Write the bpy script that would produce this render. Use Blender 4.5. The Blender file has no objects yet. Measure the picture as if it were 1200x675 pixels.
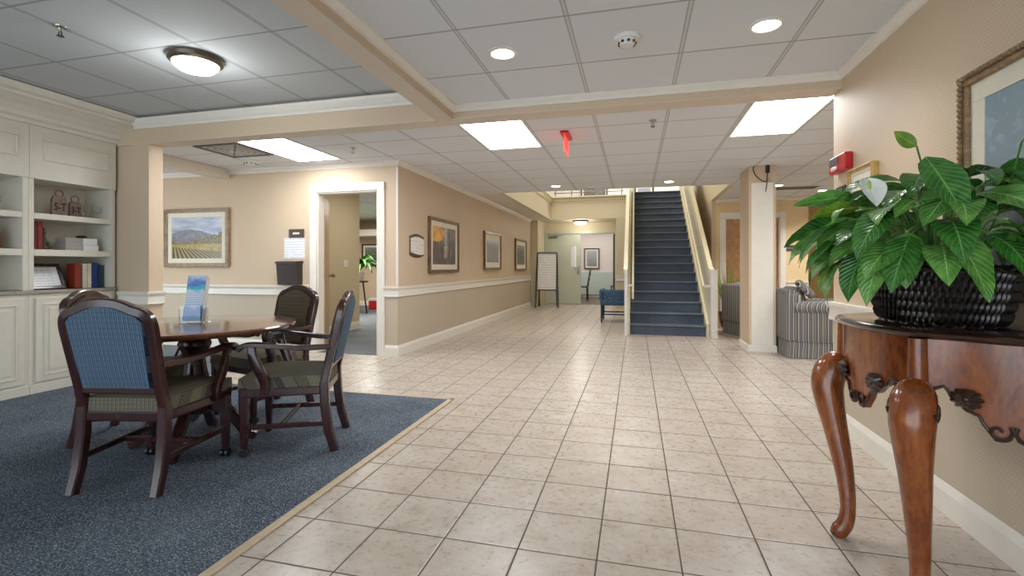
import bpy, bmesh, math, random
from mathutils import Vector, Matrix
random.seed(7)
PI = math.pi
sc = bpy.context.scene
COL = sc.collection
sc.view_settings.view_transform = 'Standard'
sc.view_settings.look = 'None'
sc.view_settings.gamma = 1.0
sc.view_settings.exposure = 0.0
sc.view_settings.use_curve_mapping = False

# ------------------------------------------------------------------ colours
def lin(c):
    c /= 255.0
    return c / 12.92 if c <= 0.04045 else ((c + 0.055) / 1.055) ** 2.4
def rgb(r, g, b):
    return (lin(r), lin(g), lin(b), 1.0)

# ------------------------------------------------------------------ node helpers
class NT:
    def __init__(self, name):
        self.m = bpy.data.materials.new(name)
        self.m.use_nodes = True
        self.t = self.m.node_tree
        self.b = self.t.nodes['Principled BSDF']
    def n(self, typ, **kw):
        nd = self.t.nodes.new(typ)
        for k, v in kw.items():
            setattr(nd, k, v)
        return nd
    def put(self, sock, v):
        if isinstance(v, bpy.types.NodeSocket):
            self.t.links.new(v, sock)
        else:
            sock.default_value = v
    def math(self, op, a, b=0.0, c=None):
        nd = self.n('ShaderNodeMath', operation=op)
        self.put(nd.inputs[0], a); self.put(nd.inputs[1], b)
        if c is not None: self.put(nd.inputs[2], c)
        return nd.outputs[0]
    def pos(self):
        return self.n('ShaderNodeNewGeometry').outputs['Position']
    def obj(self):
        return self.n('ShaderNodeTexCoord').outputs['Object']
    def uv(self):
        return self.n('ShaderNodeTexCoord').outputs['UV']
    def sep(self, v):
        nd = self.n('ShaderNodeSeparateXYZ'); self.put(nd.inputs[0], v)
        return nd.outputs
    def comb(self, x, y, z=0.0):
        nd = self.n('ShaderNodeCombineXYZ')
        self.put(nd.inputs[0], x); self.put(nd.inputs[1], y); self.put(nd.inputs[2], z)
        return nd.outputs[0]
    def noise(self, v, scale, detail=2.0, rough=0.5, dist=0.0):
        nd = self.n('ShaderNodeTexNoise')
        self.put(nd.inputs['Vector'], v)
        nd.inputs['Scale'].default_value = scale; nd.inputs['Detail'].default_value = detail
        nd.inputs['Roughness'].default_value = rough; nd.inputs['Distortion'].default_value = dist
        return nd.outputs[0]
    def white(self, v):
        nd = self.n('ShaderNodeTexWhiteNoise'); self.put(nd.inputs['Vector'], v)
        return nd.outputs[0]
    def ramp(self, f, stops, interp='LINEAR'):
        nd = self.n('ShaderNodeValToRGB'); self.put(nd.inputs[0], f)
        cr = nd.color_ramp; cr.interpolation = interp
        while len(cr.elements) < len(stops): cr.elements.new(0.5)
        for e, (p, c) in zip(cr.elements, stops):
            e.position = p; e.color = c
        return nd.outputs[0]
    def mix(self, f, a, b, blend='MIX'):
        nd = self.n('ShaderNodeMix', data_type='RGBA', blend_type=blend)
        self.put(nd.inputs[0], f); self.put(nd.inputs[6], a); self.put(nd.inputs[7], b)
        return nd.outputs[2]
    def vscale(self, v, s):
        nd = self.n('ShaderNodeMapping'); self.put(nd.inputs['Vector'], v)
        nd.inputs['Scale'].default_value = s
        return nd.outputs[0]
    def bump(self, h, strength=0.2, dist=0.01):
        nd = self.n('ShaderNodeBump'); self.put(nd.inputs['Height'], h)
        nd.inputs['Strength'].default_value = strength; nd.inputs['Distance'].default_value = dist
        self.t.links.new(nd.outputs[0], self.b.inputs['Normal'])
    def done(self, color, rough=0.5, spec=0.5, metal=0.0, coat=0.0):
        self.put(self.b.inputs['Base Color'], color)
        self.put(self.b.inputs['Roughness'], rough)
        self.b.inputs['Specular IOR Level'].default_value = spec
        self.b.inputs['Metallic'].default_value = metal
        self.b.inputs['Coat Weight'].default_value = coat
        self.b.inputs['Coat Roughness'].default_value = 0.12
        return self.m

def plain(name, c, rough=0.5, spec=0.5, metal=0.0, coat=0.0, var=0.06, scale=14.0):
    k = NT(name)
    f = k.noise(k.pos(), scale, 3.0)
    d = tuple(x * (1 - var) for x in c[:3]) + (1,)
    l = tuple(min(1, x * (1 + var)) for x in c[:3]) + (1,)
    return k.done(k.ramp(f, [(0.3, d), (0.7, l)]), rough, spec, metal, coat)

def emit(name, c, s):
    k = NT(name)
    k.b.inputs['Emission Color'].default_value = c
    k.b.inputs['Emission Strength'].default_value = s
    return k.done(c, 0.6)

def wallpaper(name, base, dark):
    k = NT(name)
    x, y, z = k.sep(k.pos())[:3]
    u = k.math('ADD', x, y)
    v = k.comb(u, z, 0.0)
    br = k.n('ShaderNodeTexBrick')
    k.put(br.inputs['Vector'], v)
    br.offset = 0.5
    br.inputs['Color1'].default_value = base
    br.inputs['Color2'].default_value = tuple(0.9 * a + 0.1 * b for a, b in zip(base, dark))
    br.inputs['Mortar'].default_value = tuple(0.55 * a + 0.45 * b for a, b in zip(base, dark))
    br.inputs['Scale'].default_value = 1.0
    br.inputs['Mortar Size'].default_value = 0.0016
    br.inputs['Brick Width'].default_value = 0.020
    br.inputs['Row Height'].default_value = 0.016
    big = k.noise(v, 1.3, 2.0)
    col = k.mix(0.10, br.outputs[0], k.ramp(big, [(0.3, dark), (0.7, base)]))
    k.bump(br.outputs[1], 0.10, 0.002)
    return k.done(col, 0.55, 0.35)

def grid_dist(k, coord, period, offset):
    """distance (m) to the nearest line of a regular grid"""
    a = k.math('SUBTRACT', coord, offset)
    a = k.math('DIVIDE', a, period)
    fr = k.math('FRACT', a)
    d = k.math('MINIMUM', fr, k.math('SUBTRACT', 1.0, fr))
    return k.math('MULTIPLY', d, period), k.math('FLOOR', a)

def tile_floor():
    k = NT('ceramic_floor_tile')
    p = k.pos()
    x, y, z = k.sep(p)[:3]
    T = 0.3058
    dx, ix = grid_dist(k, x, T, 0.165)
    dy, iy = grid_dist(k, y, T, 0.012)
    d = k.math('MINIMUM', dx, dy)
    g = k.math('LESS_THAN', d, 0.0032)
    rnd = k.white(k.comb(ix, iy, 0.0))
    off = k.comb(k.math('MULTIPLY', rnd, 37.0), k.math('MULTIPLY', rnd, 11.0), 0.0)
    vv = k.n('ShaderNodeVectorMath', operation='ADD'); k.put(vv.inputs[0], p); k.put(vv.inputs[1], off)
    n1 = k.noise(vv.outputs[0], 7.0, 5.0, 0.65)
    n2 = k.noise(vv.outputs[0], 30.0, 4.0, 0.7)
    c = k.ramp(n1, [(0.28, rgb(170, 150, 132)), (0.5, rgb(192, 181, 169)), (0.72, rgb(206, 199, 190))])
    c = k.mix(0.20, c, k.ramp(n2, [(0.35, rgb(160, 143, 127)), (0.65, rgb(214, 208, 200))]))
    c = k.mix(k.math('MULTIPLY', rnd, 0.30), c, rgb(176, 156, 138))
    c = k.mix(g, c, rgb(78, 66, 58))
    r = k.math('MULTIPLY_ADD', g, 0.4, k.math('MULTIPLY_ADD', n2, 0.18, 0.2))
    h = k.math('MINIMUM', k.math('MULTIPLY', d, 120.0), 1.0)
    h = k.math('ADD', h, k.math('MULTIPLY', n2, 0.08))
    k.bump(h, 0.35, 0.003)
    return k.done(c, r, 0.42)

def ceiling_mat(name, tile, bar, x0, y0, T=0.62, Ty=0.61, w=0.011):
    k = NT(name)
    x, y, z = k.sep(k.pos())[:3]
    dx, ix = grid_dist(k, x, T, x0)
    dy, iy = grid_dist(k, y, Ty, y0)
    gx = k.math('LESS_THAN', dx, w)
    gy = k.math('LESS_THAN', dy, w * 0.6)
    ex = k.math('LESS_THAN', k.math('ABSOLUTE', k.math('SUBTRACT', dx, w)), 0.0035)
    ey = k.math('LESS_THAN', k.math('ABSOLUTE', k.math('SUBTRACT', dy, w * 0.4)), 0.0035)
    g = k.math('MAXIMUM', gx, gy)
    e = k.math('MAXIMUM', ex, ey)
    n = k.noise(k.pos(), 220.0, 2.0)
    c = k.mix(k.math('MULTIPLY', k.math('LESS_THAN', n, 0.4), 0.10), tile, bar)
    c = k.mix(k.math('MULTIPLY', k.white(k.comb(ix, iy, 0.0)), 0.10), c, bar)
    c = k.mix(g, c, tuple(0.72 * a + 0.28 * b for a, b in zip(bar, tile)))
    c = k.mix(k.math('MULTIPLY', e, 0.55), c, rgb(128, 122, 118))
    k.bump(k.math('SUBTRACT', 1.0, g), 0.3, 0.004)
    return k.done(c, 0.8, 0.2)

def carpet_mat(name, cols, scale=260.0):
    k = NT(name)
    p = k.pos()
    n = k.noise(p, scale, 2.0, 0.7)
    m = k.noise(p, 2.2, 3.0)
    c = k.ramp(n, [(0.33, cols[0]), (0.46, cols[1]), (0.56, cols[2]), (0.68, cols[3])])
    c = k.mix(0.25, c, k.ramp(m, [(0.35, cols[0]), (0.65, cols[2])]))
    k.bump(n, 0.9, 0.006)
    return k.done(c, 0.95, 0.1)

def wood(name, c1, c2, c3, scale=3.0, rough=0.28, coat=0.4, stretch=(6, 6, 0.7), use_pos=False):
    k = NT(name)
    v = k.vscale(k.pos() if use_pos else k.obj(), stretch)
    n = k.noise(v, scale, 6.0, 0.65, 1.2)
    n2 = k.noise(v, scale * 9, 3.0, 0.6)
    c = k.ramp(n, [(0.30, c1), (0.52, c2), (0.75, c3)])
    c = k.mix(0.25, c, k.ramp(n2, [(0.35, c1), (0.65, c3)]))
    k.bump(n2, 0.06, 0.002)
    return k.done(c, rough, 0.5, 0.0, coat)

def plaid(name, base, line1, line2, fleck, p=0.021):
    k = NT(name)
    x, y, z = k.sep(k.obj())[:3]
    v = k.math('ADD', y, z)
    dx, ix = grid_dist(k, x, p, 0.004)
    dy, iy = grid_dist(k, v, p, 0.004)
    ex, _ = grid_dist(k, x, p / 2, 0.0)
    ey, _ = grid_dist(k, v, p / 4, 0.0)
    c = k.mix(k.math('LESS_THAN', dx, 0.0042), base, line1)
    c = k.mix(k.math('MULTIPLY', k.math('LESS_THAN', dy, 0.0038), 0.8), c, line2)
    dash = k.math('MULTIPLY', k.math('GREATER_THAN', ex, 0.0028), k.math('LESS_THAN', ey, 0.0010))
    c = k.mix(k.math('MULTIPLY', dash, 0.9), c, fleck)
    n = k.noise(k.obj(), 420.0, 2.0)
    c = k.mix(0.18, c, k.ramp(n, [(0.35, base), (0.65, fleck)]))
    k.bump(n, 0.35, 0.002)
    return k.done(c, 0.9, 0.15)

def stripes(name):
    k = NT(name)
    x, y, z = k.sep(k.obj())[:3]
    u = k.math('ADD', x, k.math('MULTIPLY', y, 1.0))
    f = k.math('FRACT', k.math('MULTIPLY', u, 9.5))
    c = k.ramp(f, [(0.0, rgb(118, 116, 120)), (0.14, rgb(62, 64, 74)), (0.22, rgb(176, 170, 160)),
                   (0.34, rgb(92, 96, 106)), (0.48, rgb(128, 124, 120)), (0.60, rgb(52, 52, 58)),
                   (0.68, rgb(190, 182, 168)), (0.76, rgb(104, 110, 116)), (0.90, rgb(140, 128, 112))], 'CONSTANT')
    k.bump(k.noise(k.obj(), 300.0), 0.2, 0.002)
    return k.done(c, 0.85, 0.15)

def leafmat(name, a, b, vein, rough=0.27):
    k = NT(name)
    s, t, _ = k.sep(k.uv())[:3]
    at = k.math('ABSOLUTE', t)
    ph = k.math('MULTIPLY', k.math('SUBTRACT', s, k.math('MULTIPLY', at, 0.22)), 12.0)
    d = k.math('ABSOLUTE', k.math('SUBTRACT', k.math('FRACT', ph), 0.5))
    n = k.noise(k.pos(), 26.0, 3.0)
    c = k.ramp(n, [(0.3, a), (0.7, b)])
    c = k.mix(k.math('MULTIPLY', k.math('LESS_THAN', d, 0.10), 0.30), c, vein)
    c = k.mix(k.math('MULTIPLY', k.math('LESS_THAN', at, 0.05), 0.7), c, vein)
    k.bump(k.math('MINIMUM', k.math('MULTIPLY', d, 3.0), 1.0), 0.45, 0.004)
    k.b.inputs['Subsurface Weight'].default_value = 0.0
    return k.done(c, rough, 0.55)

def scribble(name, paper, ink, rows, amount=0.5, freq=90.0):
    """illegible lines of handwriting on a sheet lying in the local x-z plane"""
    k = NT(name)
    x, y, z = k.sep(k.obj())[:3]
    w = k.noise(k.comb(k.math('MULTIPLY', x, freq), k.math('MULTIPLY', z, 6.0), 0.0), 1.0, 3.0)
    zz = k.math('ADD', z, k.math('MULTIPLY', w, 0.018 * 14.0 / rows))
    f = k.math('ABSOLUTE', k.math('SUBTRACT', k.math('FRACT', k.math('MULTIPLY', zz, rows)), 0.5))
    line = k.math('LESS_THAN', f, 0.09)
    gap = k.math('GREATER_THAN', k.noise(k.comb(k.math('MULTIPLY', x, 9.0), k.math('FLOOR', k.math('MULTIPLY', z, rows)), 3.0), 1.0, 1.0), amount)
    m = k.math('MULTIPLY', k.math('MULTIPLY', line, gap), 0.5)
    return k.done(k.mix(m, paper, ink), 0.5, 0.4)

def art(name, bands, patch, half_h, scale=9.0, amt=0.55, dist=0.10, rough=0.35):
    """a painted picture in the local x-z plane: bands of colour up the sheet broken by brushy patches"""
    k = NT(name)
    o = k.obj()
    x, y, z = k.sep(o)[:3]
    v = k.comb(x, z, 0.0)
    n = k.noise(v, scale, 5.0, 0.65, 0.6)
    h = k.math('ADD', k.math('DIVIDE', z, 2 * half_h), 0.5)
    h = k.math('ADD', h, k.math('MULTIPLY', k.math('SUBTRACT', n, 0.5), dist * 4))
    c = k.ramp(h, bands)
    n2 = k.noise(v, scale * 3.2, 4.0, 0.7, 1.0)
    c = k.mix(k.math('MULTIPLY', k.math('GREATER_THAN', n2, 0.54), amt), c, k.ramp(k.noise(v, scale * 1.7, 3.0), patch))
    k.b.inputs['Coat Weight'].default_value = 0.0
    return k.done(c, rough, 0.4)

def vineyard():
    k = NT('vineyard_painting')
    x, y, z = k.sep(k.obj())[:3]
    W, Hh = 0.46, 0.32
    u = k.math('DIVIDE', x, W); h = k.math('ADD', k.math('DIVIDE', z, 2 * Hh), 0.5)
    v = k.comb(x, z, 0.0)
    n = k.noise(v, 5.0, 4.0, 0.6)
    sky = k.ramp(k.noise(k.comb(k.math('MULTIPLY', x, 2.0), k.math('MULTIPLY', z, 9.0), 0.0), 1.6, 4.0),
                 [(0.35, rgb(140, 156, 186)), (0.5, rgb(176, 184, 200)), (0.65, rgb(206, 206, 210))])
    hill = k.math('ADD', 0.52, k.math('MULTIPLY', k.math('SINE', k.math('MULTIPLY', k.math('ADD', u, 1.2), 1.6)), 0.16))
    hill = k.math('ADD', hill, k.math('MULTIPLY', k.math('SUBTRACT', n, 0.5), 0.1))
    c = k.mix(k.math('LESS_THAN', h, hill), sky, k.ramp(k.noise(v, 14.0, 4.0), [(0.3, rgb(104, 108, 122)), (0.7, rgb(150, 148, 156))]))
    bush = k.math('ADD', 0.46, k.math('MULTIPLY', k.math('MAXIMUM', u, -0.3), 0.16))
    bush = k.math('ADD', bush, k.math('MULTIPLY', k.math('SUBTRACT', k.noise(v, 22.0, 3.0), 0.5), 0.28))
    c = k.mix(k.math('LESS_THAN', h, bush), c, k.ramp(k.noise(v, 38.0, 4.0), [(0.3, rgb(62, 62, 44)), (0.5, rgb(122, 112, 72)), (0.7, rgb(176, 158, 124))]))
    c = k.mix(k.math('LESS_THAN', h, k.math('ADD', 0.34, k.math('MULTIPLY', n, 0.05))), c, k.ramp(k.noise(v, 16.0, 3.0), [(0.3, rgb(148, 130, 72)), (0.7, rgb(190, 172, 112))]))
    ang = k.math('DIVIDE', k.math('ADD', u, 0.9), k.math('SUBTRACT', 0.62, h))
    rows = k.math('LESS_THAN', k.math('FRACT', k.math('MULTIPLY', ang, 3.2)), 0.5)
    field = k.math('LESS_THAN', h, k.math('ADD', 0.25, k.math('MULTIPLY', u, -0.06)))
    c = k.mix(field, c, k.mix(rows, rgb(170, 152, 112), rgb(84, 78, 52)))
    return k.done(c, 0.22, 0.5)

# ------------------------------------------------------------------ materials
M = {}
M['paper'] = wallpaper('beige_wallpaper', rgb(214, 193, 167), rgb(182, 158, 130))
M['paper_low'] = wallpaper('tan_wainscot_wallpaper', rgb(202, 188, 168), rgb(172, 156, 134))
M['sage'] = wallpaper('tan_far_wallpaper', rgb(210, 198, 168), rgb(190, 176, 146))
M['trim'] = plain('white_painted_trim', rgb(232, 226, 216), 0.38, var=0.02)
M['cream'] = plain('cream_cabinet_paint', rgb(221, 216, 202), 0.40, var=0.03)
M['tile'] = tile_floor()
M['ceil'] = ceiling_mat('white_ceiling_tile', rgb(228, 230, 234), rgb(208, 208, 208), -0.97, 3.98)
M['ceil_tray'] = ceiling_mat('tray_ceiling_tile', rgb(222, 225, 230), rgb(202, 203, 204), -0.97, 2.53)
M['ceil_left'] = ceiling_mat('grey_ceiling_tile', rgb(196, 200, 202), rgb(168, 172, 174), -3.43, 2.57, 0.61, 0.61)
M['plainceil'] = plain('white_soffit_paint', rgb(226, 218, 206), 0.6, var=0.02)
M['beam'] = plain('beam_underside_paint', rgb(216, 202, 184), 0.55, var=0.02)
M['carpet'] = carpet_mat('blue_grey_carpet', [rgb(36, 42, 54), rgb(78, 88, 102), rgb(108, 118, 130), rgb(188, 192, 192)], 135.0)
M['carpet2'] = carpet_mat('grey_carpet', [rgb(84, 88, 92), rgb(112, 118, 122), rgb(136, 142, 146), rgb(162, 166, 168)])
M['stairs'] = carpet_mat('blue_stair_carpet', [rgb(50, 56, 68), rgb(80, 90, 106), rgb(104, 114, 130), rgb(142, 150, 158)], 170)
M['nosing'] = carpet_mat('worn_stair_nosing', [rgb(92, 96, 102), rgb(118, 122, 128), rgb(138, 142, 146), rgb(166, 168, 170)], 200)
M['fascia'] = plain('cream_fascia_paint', rgb(214, 202, 172), 0.55, var=0.02)
M['rail'] = plain('pale_yellow_rail_paint', rgb(226, 215, 182), 0.35, var=0.03)
M['guard'] = plain('cream_guard_paint', rgb(212, 205, 184), 0.45, var=0.03)
M['newel'] = plain('white_newel_paint', rgb(224, 222, 216), 0.4, var=0.02)
M['maho'] = wood('dark_mahogany', rgb(34, 15, 17), rgb(54, 24, 25), rgb(76, 36, 33), 3.0, 0.25, 0.45)
M['tabletop'] = wood('table_walnut', rgb(78, 42, 28), rgb(108, 62, 42), rgb(132, 82, 58), 2.0, 0.14, 0.5, (1.2, 8, 8))
M['antique'] = wood('antique_red_brown_wood', rgb(74, 30, 10), rgb(134, 66, 24), rgb(172, 98, 44), 2.2, 0.22, 0.45, (4, 4, 1.3))
M['antique_dark'] = wood('dark_antique_top', rgb(26, 12, 10), rgb(46, 23, 17), rgb(68, 37, 26), 2.4, 0.12, 0.7)
M['carved'] = plain('blackened_carving', rgb(52, 30, 20), 0.35, coat=0.3, var=0.3, scale=60)
M['fab_seat'] = plaid('olive_plaid_fabric', rgb(98, 93, 80), rgb(38, 38, 44), rgb(50, 58, 74), rgb(164, 154, 124))
M['fab_back_daylit'] = plaid('daylight_tinted_plaid', rgb(62, 86, 114), rgb(30, 42, 64), rgb(38, 54, 80), rgb(140, 160, 168))  # same chair plaid with blue daylight tinted into its colour
M['fab_dark'] = plaid('brown_plaid_fabric', rgb(84, 72, 60), rgb(36, 30, 30), rgb(40, 36, 36), rgb(138, 122, 96))
M['caster'] = plain('black_rubber', rgb(26, 26, 28), 0.35, var=0.1)
M['metal'] = plain('brushed_nickel', rgb(170, 165, 155), 0.3, metal=1.0, var=0.05)
M['black'] = plain('black_plastic', rgb(34, 31, 30), 0.4, var=0.1)
M['darkwood'] = wood('dark_easel_wood', rgb(30, 18, 14), rgb(48, 30, 22), rgb(66, 42, 30))
M['stripe'] = stripes('striped_upholstery')
M['door'] = plain('pale_green_door_paint', rgb(186, 190, 172), 0.42, var=0.03)
M['doortan'] = wood('tan_wood_door', rgb(150, 118, 82), rgb(176, 142, 102), rgb(196, 164, 124), 1.6, 0.4, 0.1, (3, 3, 0.6), True)
M['burl'] = wood('reddish_panel_wood', rgb(150, 104, 66), rgb(182, 134, 92), rgb(206, 166, 124), 5.0, 0.4, 0.1, (3, 3, 1.5), True)
M['bronze'] = plain('bronze_metal', rgb(104, 92, 78), 0.3, metal=0.8, var=0.1)
M['frame_gold'] = wood('antique_gilt', rgb(86, 62, 40), rgb(134, 104, 70), rgb(186, 156, 112), 22.0, 0.4, 0.1, (1, 1, 1))
M['frame_champ'] = wood('champagne_frame', rgb(104, 86, 66), rgb(148, 124, 98), rgb(184, 160, 130), 9.0, 0.35, 0.1, (1, 1, 1))
M['frame_brown'] = wood('brown_frame', rgb(74, 52, 34), rgb(112, 82, 54), rgb(142, 110, 76), 9.0, 0.35, 0.1, (1, 1, 1))
M['frame_dark'] = wood('near_black_frame', rgb(28, 18, 16), rgb(44, 28, 24), rgb(60, 40, 34), 6.0)
M['gilt'] = wood('bright_gilt', rgb(150, 116, 54), rgb(198, 164, 92), rgb(226, 198, 130), 20.0, 0.35, 0.1, (1, 1, 1))
M['mat'] = plain('cream_mat_board', rgb(228, 220, 202), 0.7, var=0.02)
M['white'] = plain('white_plastic', rgb(230, 228, 222), 0.4, var=0.02)
M['whitepaper'] = plain('white_paper', rgb(236, 236, 236), 0.6, var=0.02)
M['red'] = plain('red_plastic', rgb(196, 32, 34), 0.35, var=0.06)
M['grey'] = plain('grey_plastic', rgb(110, 108, 106), 0.5, var=0.08)
M['granite'] = plain('grey_granite', rgb(160, 154, 140), 0.3, var=0.35, scale=160)
M['gold_trim'] = plain('tile_edge_strip', rgb(196, 176, 148), 0.45, var=0.1, scale=30)
M['farwall'] = plain('pale_pink_wall', rgb(232, 222, 214), 0.6, var=0.02)
M['mint'] = plain('pale_mint_wainscot', rgb(198, 212, 202), 0.5, var=0.02)
M['farfloor'] = wood('dark_plank_floor', rgb(66, 52, 44), rgb(92, 74, 62), rgb(112, 92, 78), 3.0, 0.35, 0.1, (8, 0.7, 1), True)
M['ochre'] = plain('ochre_lounge_paint', rgb(228, 203, 158), 0.6, var=0.03)
M['orange'] = plain('orange_tan_paint', rgb(226, 190, 142), 0.6, var=0.03)
M['panel_emit'] = emit('fluorescent_diffuser', (0.96, 0.985, 1.0, 1), 17.0)
M['can_emit'] = emit('recessed_lamp_glow', (1.0, 0.95, 0.86, 1), 22.0)
M['dome_emit'] = emit('dome_glass_glow', (1.0, 0.985, 0.95, 1), 7.0)
M['exit_emit'] = emit('exit_red_glow', (1.0, 0.05, 0.03, 1), 1.6)
M['leaf_a'] = leafmat('leaf_deep_green', rgb(34, 88, 30), rgb(66, 128, 46), rgb(126, 174, 96))
M['leaf_b'] = leafmat('leaf_mid_green', rgb(66, 124, 48), rgb(114, 168, 76), rgb(164, 204, 120))
M['leaf_c'] = leafmat('leaf_yellow_green', rgb(92, 138, 30), rgb(140, 176, 56), rgb(186, 206, 104))
M['spathe'] = leafmat('white_flower', rgb(232, 232, 224), rgb(248, 248, 244), rgb(206, 214, 196), 0.5)
M['stem'] = plain('green_stem', rgb(84, 120, 52), 0.5, var=0.1)
M['soil'] = plain('potting_soil', rgb(46, 34, 26), 0.9, var=0.3, scale=80)

def basket_mat():
    k = NT('dark_woven_basket')
    u, v, _ = k.sep(k.uv())[:3]
    n = k.noise(k.pos(), 30.0, 2.0)
    a = k.math('MULTIPLY', u, 44.0)
    w = k.math('ADD', k.math('MULTIPLY', v, 9.0), k.math('MULTIPLY', k.math('PINGPONG', a, 1.0), 0.8))
    f = k.math('PINGPONG', w, 0.5)
    g = k.math('PINGPONG', k.math('ADD', a, 0.5), 0.5)
    h = k.math('MULTIPLY', k.math('MULTIPLY', f, 2.0), k.math('ADD', 0.4, g))
    c = k.ramp(h, [(0.1, rgb(14, 9, 9)), (0.5, rgb(46, 32, 28)), (0.9, rgb(76, 56, 46))])
    k.bump(h, 0.9, 0.02)
    return k.done(c, 0.30, 0.5, 0.0, 0.3)
M['basket'] = basket_mat()
def glass(name, col=(1, 1, 1, 1), rough=0.03):
    k = NT(name)
    k.b.inputs['Transmission Weight'].default_value = 1.0
    k.b.inputs['IOR'].default_value = 1.45
    f = k.noise(k.pos(), 8.0)
    return k.done(k.ramp(f, [(0.0, col), (1.0, col)]), rough)
M['glass'] = glass('clear_glass')
M['thinglass'] = glass('thin_clear_glass')
M['thinglass'].node_tree.nodes['Principled BSDF'].inputs['IOR'].default_value = 1.12
M['acrylic'] = glass('clear_acrylic', (0.92, 0.97, 1, 1))
def bench_mat():
    k = NT('blue_floral_fabric')
    n = k.noise(k.obj(), 26.0, 3.0, 0.6, 1.5)
    c = k.ramp(n, [(0.36, rgb(40, 62, 88)), (0.47, rgb(84, 118, 146)), (0.56, rgb(40, 66, 96)), (0.66, rgb(126, 152, 168))])
    return k.done(c, 0.8, 0.2)
M['floral'] = bench_mat()

# ------------------------------------------------------------------ mesh builder
class MB:
    def __init__(self):
        self.bm = bmesh.new(); self.uvl = None; self.smooth = False
    def box(self, x0, x1, y0, y1, z0, z1, bev=0.0, seg=2, rot=None):
        r = bmesh.ops.create_cube(self.bm, size=1.0)
        vs = r['verts']
        for v in vs:
            v.co = Vector(((x0 + x1) / 2 + v.co.x * (x1 - x0), (y0 + y1) / 2 + v.co.y * (y1 - y0), (z0 + z1) / 2 + v.co.z * (z1 - z0)))
        if bev > 0:
            es = list({e for v in vs for e in v.link_edges})
            r2 = bmesh.ops.bevel(self.bm, geom=es, offset=bev, segments=seg, profile=0.5, affect='EDGES')
            vs = list({v for f in r2['faces'] for v in f.verts} | {v for v in vs if v.is_valid})
        if rot is not None:
            for v in vs: v.co = rot @ v.co
        return self
    def cyl(self, c, r, h, n=24, r2=None, axis='z', cap=True):
        res = bmesh.ops.create_cone(self.bm, cap_ends=cap, segments=n, radius1=r, radius2=r if r2 is None else r2, depth=h)
        for v in res['verts']:
            p = v.co.copy()
            if axis == 'x': p = Vector((p.z, p.x, p.y))
            elif axis == 'y': p = Vector((p.x, p.z, p.y)) if False else Vector((p.y, p.z, p.x))
            v.co = p + Vector(c)
        return self
    def lathe(self, prof, c=(0, 0, 0), n=32, sx=1.0, sy=1.0, cap=True, uv=False):
        rings = []
        for r, z in prof:
            rings.append([self.bm.verts.new((c[0] + r * sx * math.cos(2 * PI * i / n), c[1] + r * sy * math.sin(2 * PI * i / n), c[2] + z)) for i in range(n)])
        fs = []
        for a, b in zip(rings, rings[1:]):
            for i in range(n):
                j = (i + 1) % n
                fs.append((self.bm.faces.new((a[i], a[j], b[j], b[i])), i))
        if cap:
            if prof[0][0] > 1e-6: self.bm.faces.new(list(reversed(rings[0])))
            if prof[-1][0] > 1e-6: self.bm.faces.new(rings[-1])
        if uv:
            L = self.bm.loops.layers.uv.verify()
            zs = [p[1] for p in prof]; z0, z1 = min(zs), max(zs)
            for f, i in fs:
                for lp in f.loops:
                    co = lp.vert.co
                    t = (co.z - c[2] - z0) / (z1 - z0)
                    ang = math.atan2((co.y - c[1]) / sy, (co.x - c[0]) / sx) / (2 * PI)
                    ii = i / n
                    a0 = ang % 1.0
                    if a0 < ii - 0.2: a0 += 1.0
                    lp[L].uv = (a0, t)
        return self
    def tube(self, pts, rads, n=10, sx=1.0, cap=True, up=(0, 0, 1)):
        """swept tube through pts; sx widens the section sideways"""
        pts = [Vector(p) for p in pts]
        if not hasattr(rads, '__len__'): rads = [rads] * len(pts)
        rings = []; a = None
        for i, p in enumerate(pts):
            d = (pts[min(i + 1, len(pts) - 1)] - pts[max(i - 1, 0)]).normalized()
            if a is None:
                u = Vector(up)
                if abs(d.dot(u)) > 0.9: u = Vector((0, 1, 0)) if abs(d.y) < 0.9 else Vector((1, 0, 0))
                a = d.cross(u).normalized()
            else:
                a = (a - d * a.dot(d)).normalized()
            b = a.cross(d).normalized()
            rings.append([self.bm.verts.new(p + a * (rads[i] * sx * math.cos(2 * PI * k / n)) + b * (rads[i] * math.sin(2 * PI * k / n))) for k in range(n)])
        for A, B in zip(rings, rings[1:]):
            for k in range(n):
                j = (k + 1) % n
                self.bm.faces.new((A[k], A[j], B[j], B[k]))
        if cap:
            self.bm.faces.new(list(reversed(rings[0]))); self.bm.faces.new(rings[-1])
        return self
    def bar(self, pts, w, h, up=(0, 0, 1)):
        """rectangular bar swept through pts; w sideways, h along up (numbers or lists)"""
        pts = [Vector(p) for p in pts]
        W = w if hasattr(w, '__len__') else [w] * len(pts)
        Hh = h if hasattr(h, '__len__') else [h] * len(pts)
        rings = []
        for i, p in enumerate(pts):
            d = (pts[min(i + 1, len(pts) - 1)] - pts[max(i - 1, 0)]).normalized()
            u = Vector(up)
            a = d.cross(u)
            if a.length < 1e-4: a = d.cross(Vector((0, 1, 0)))
            a.normalize(); b = a.cross(d).normalized()
            q = []
            for s, t in ((-1, -.7), (-.7, -1), (.7, -1), (1, -.7), (1, .7), (.7, 1), (-.7, 1), (-1, .7)):
                q.append(self.bm.verts.new(p + a * (s * W[i] / 2) + b * (t * Hh[i] / 2)))
            rings.append(q)
        for A, B in zip(rings, rings[1:]):
            for k in range(8):
                j = (k + 1) % 8
                self.bm.faces.new((A[k], A[j], B[j], B[k]))
        self.bm.faces.new(list(reversed(rings[0]))); self.bm.faces.new(rings[-1])
        return self
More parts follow.
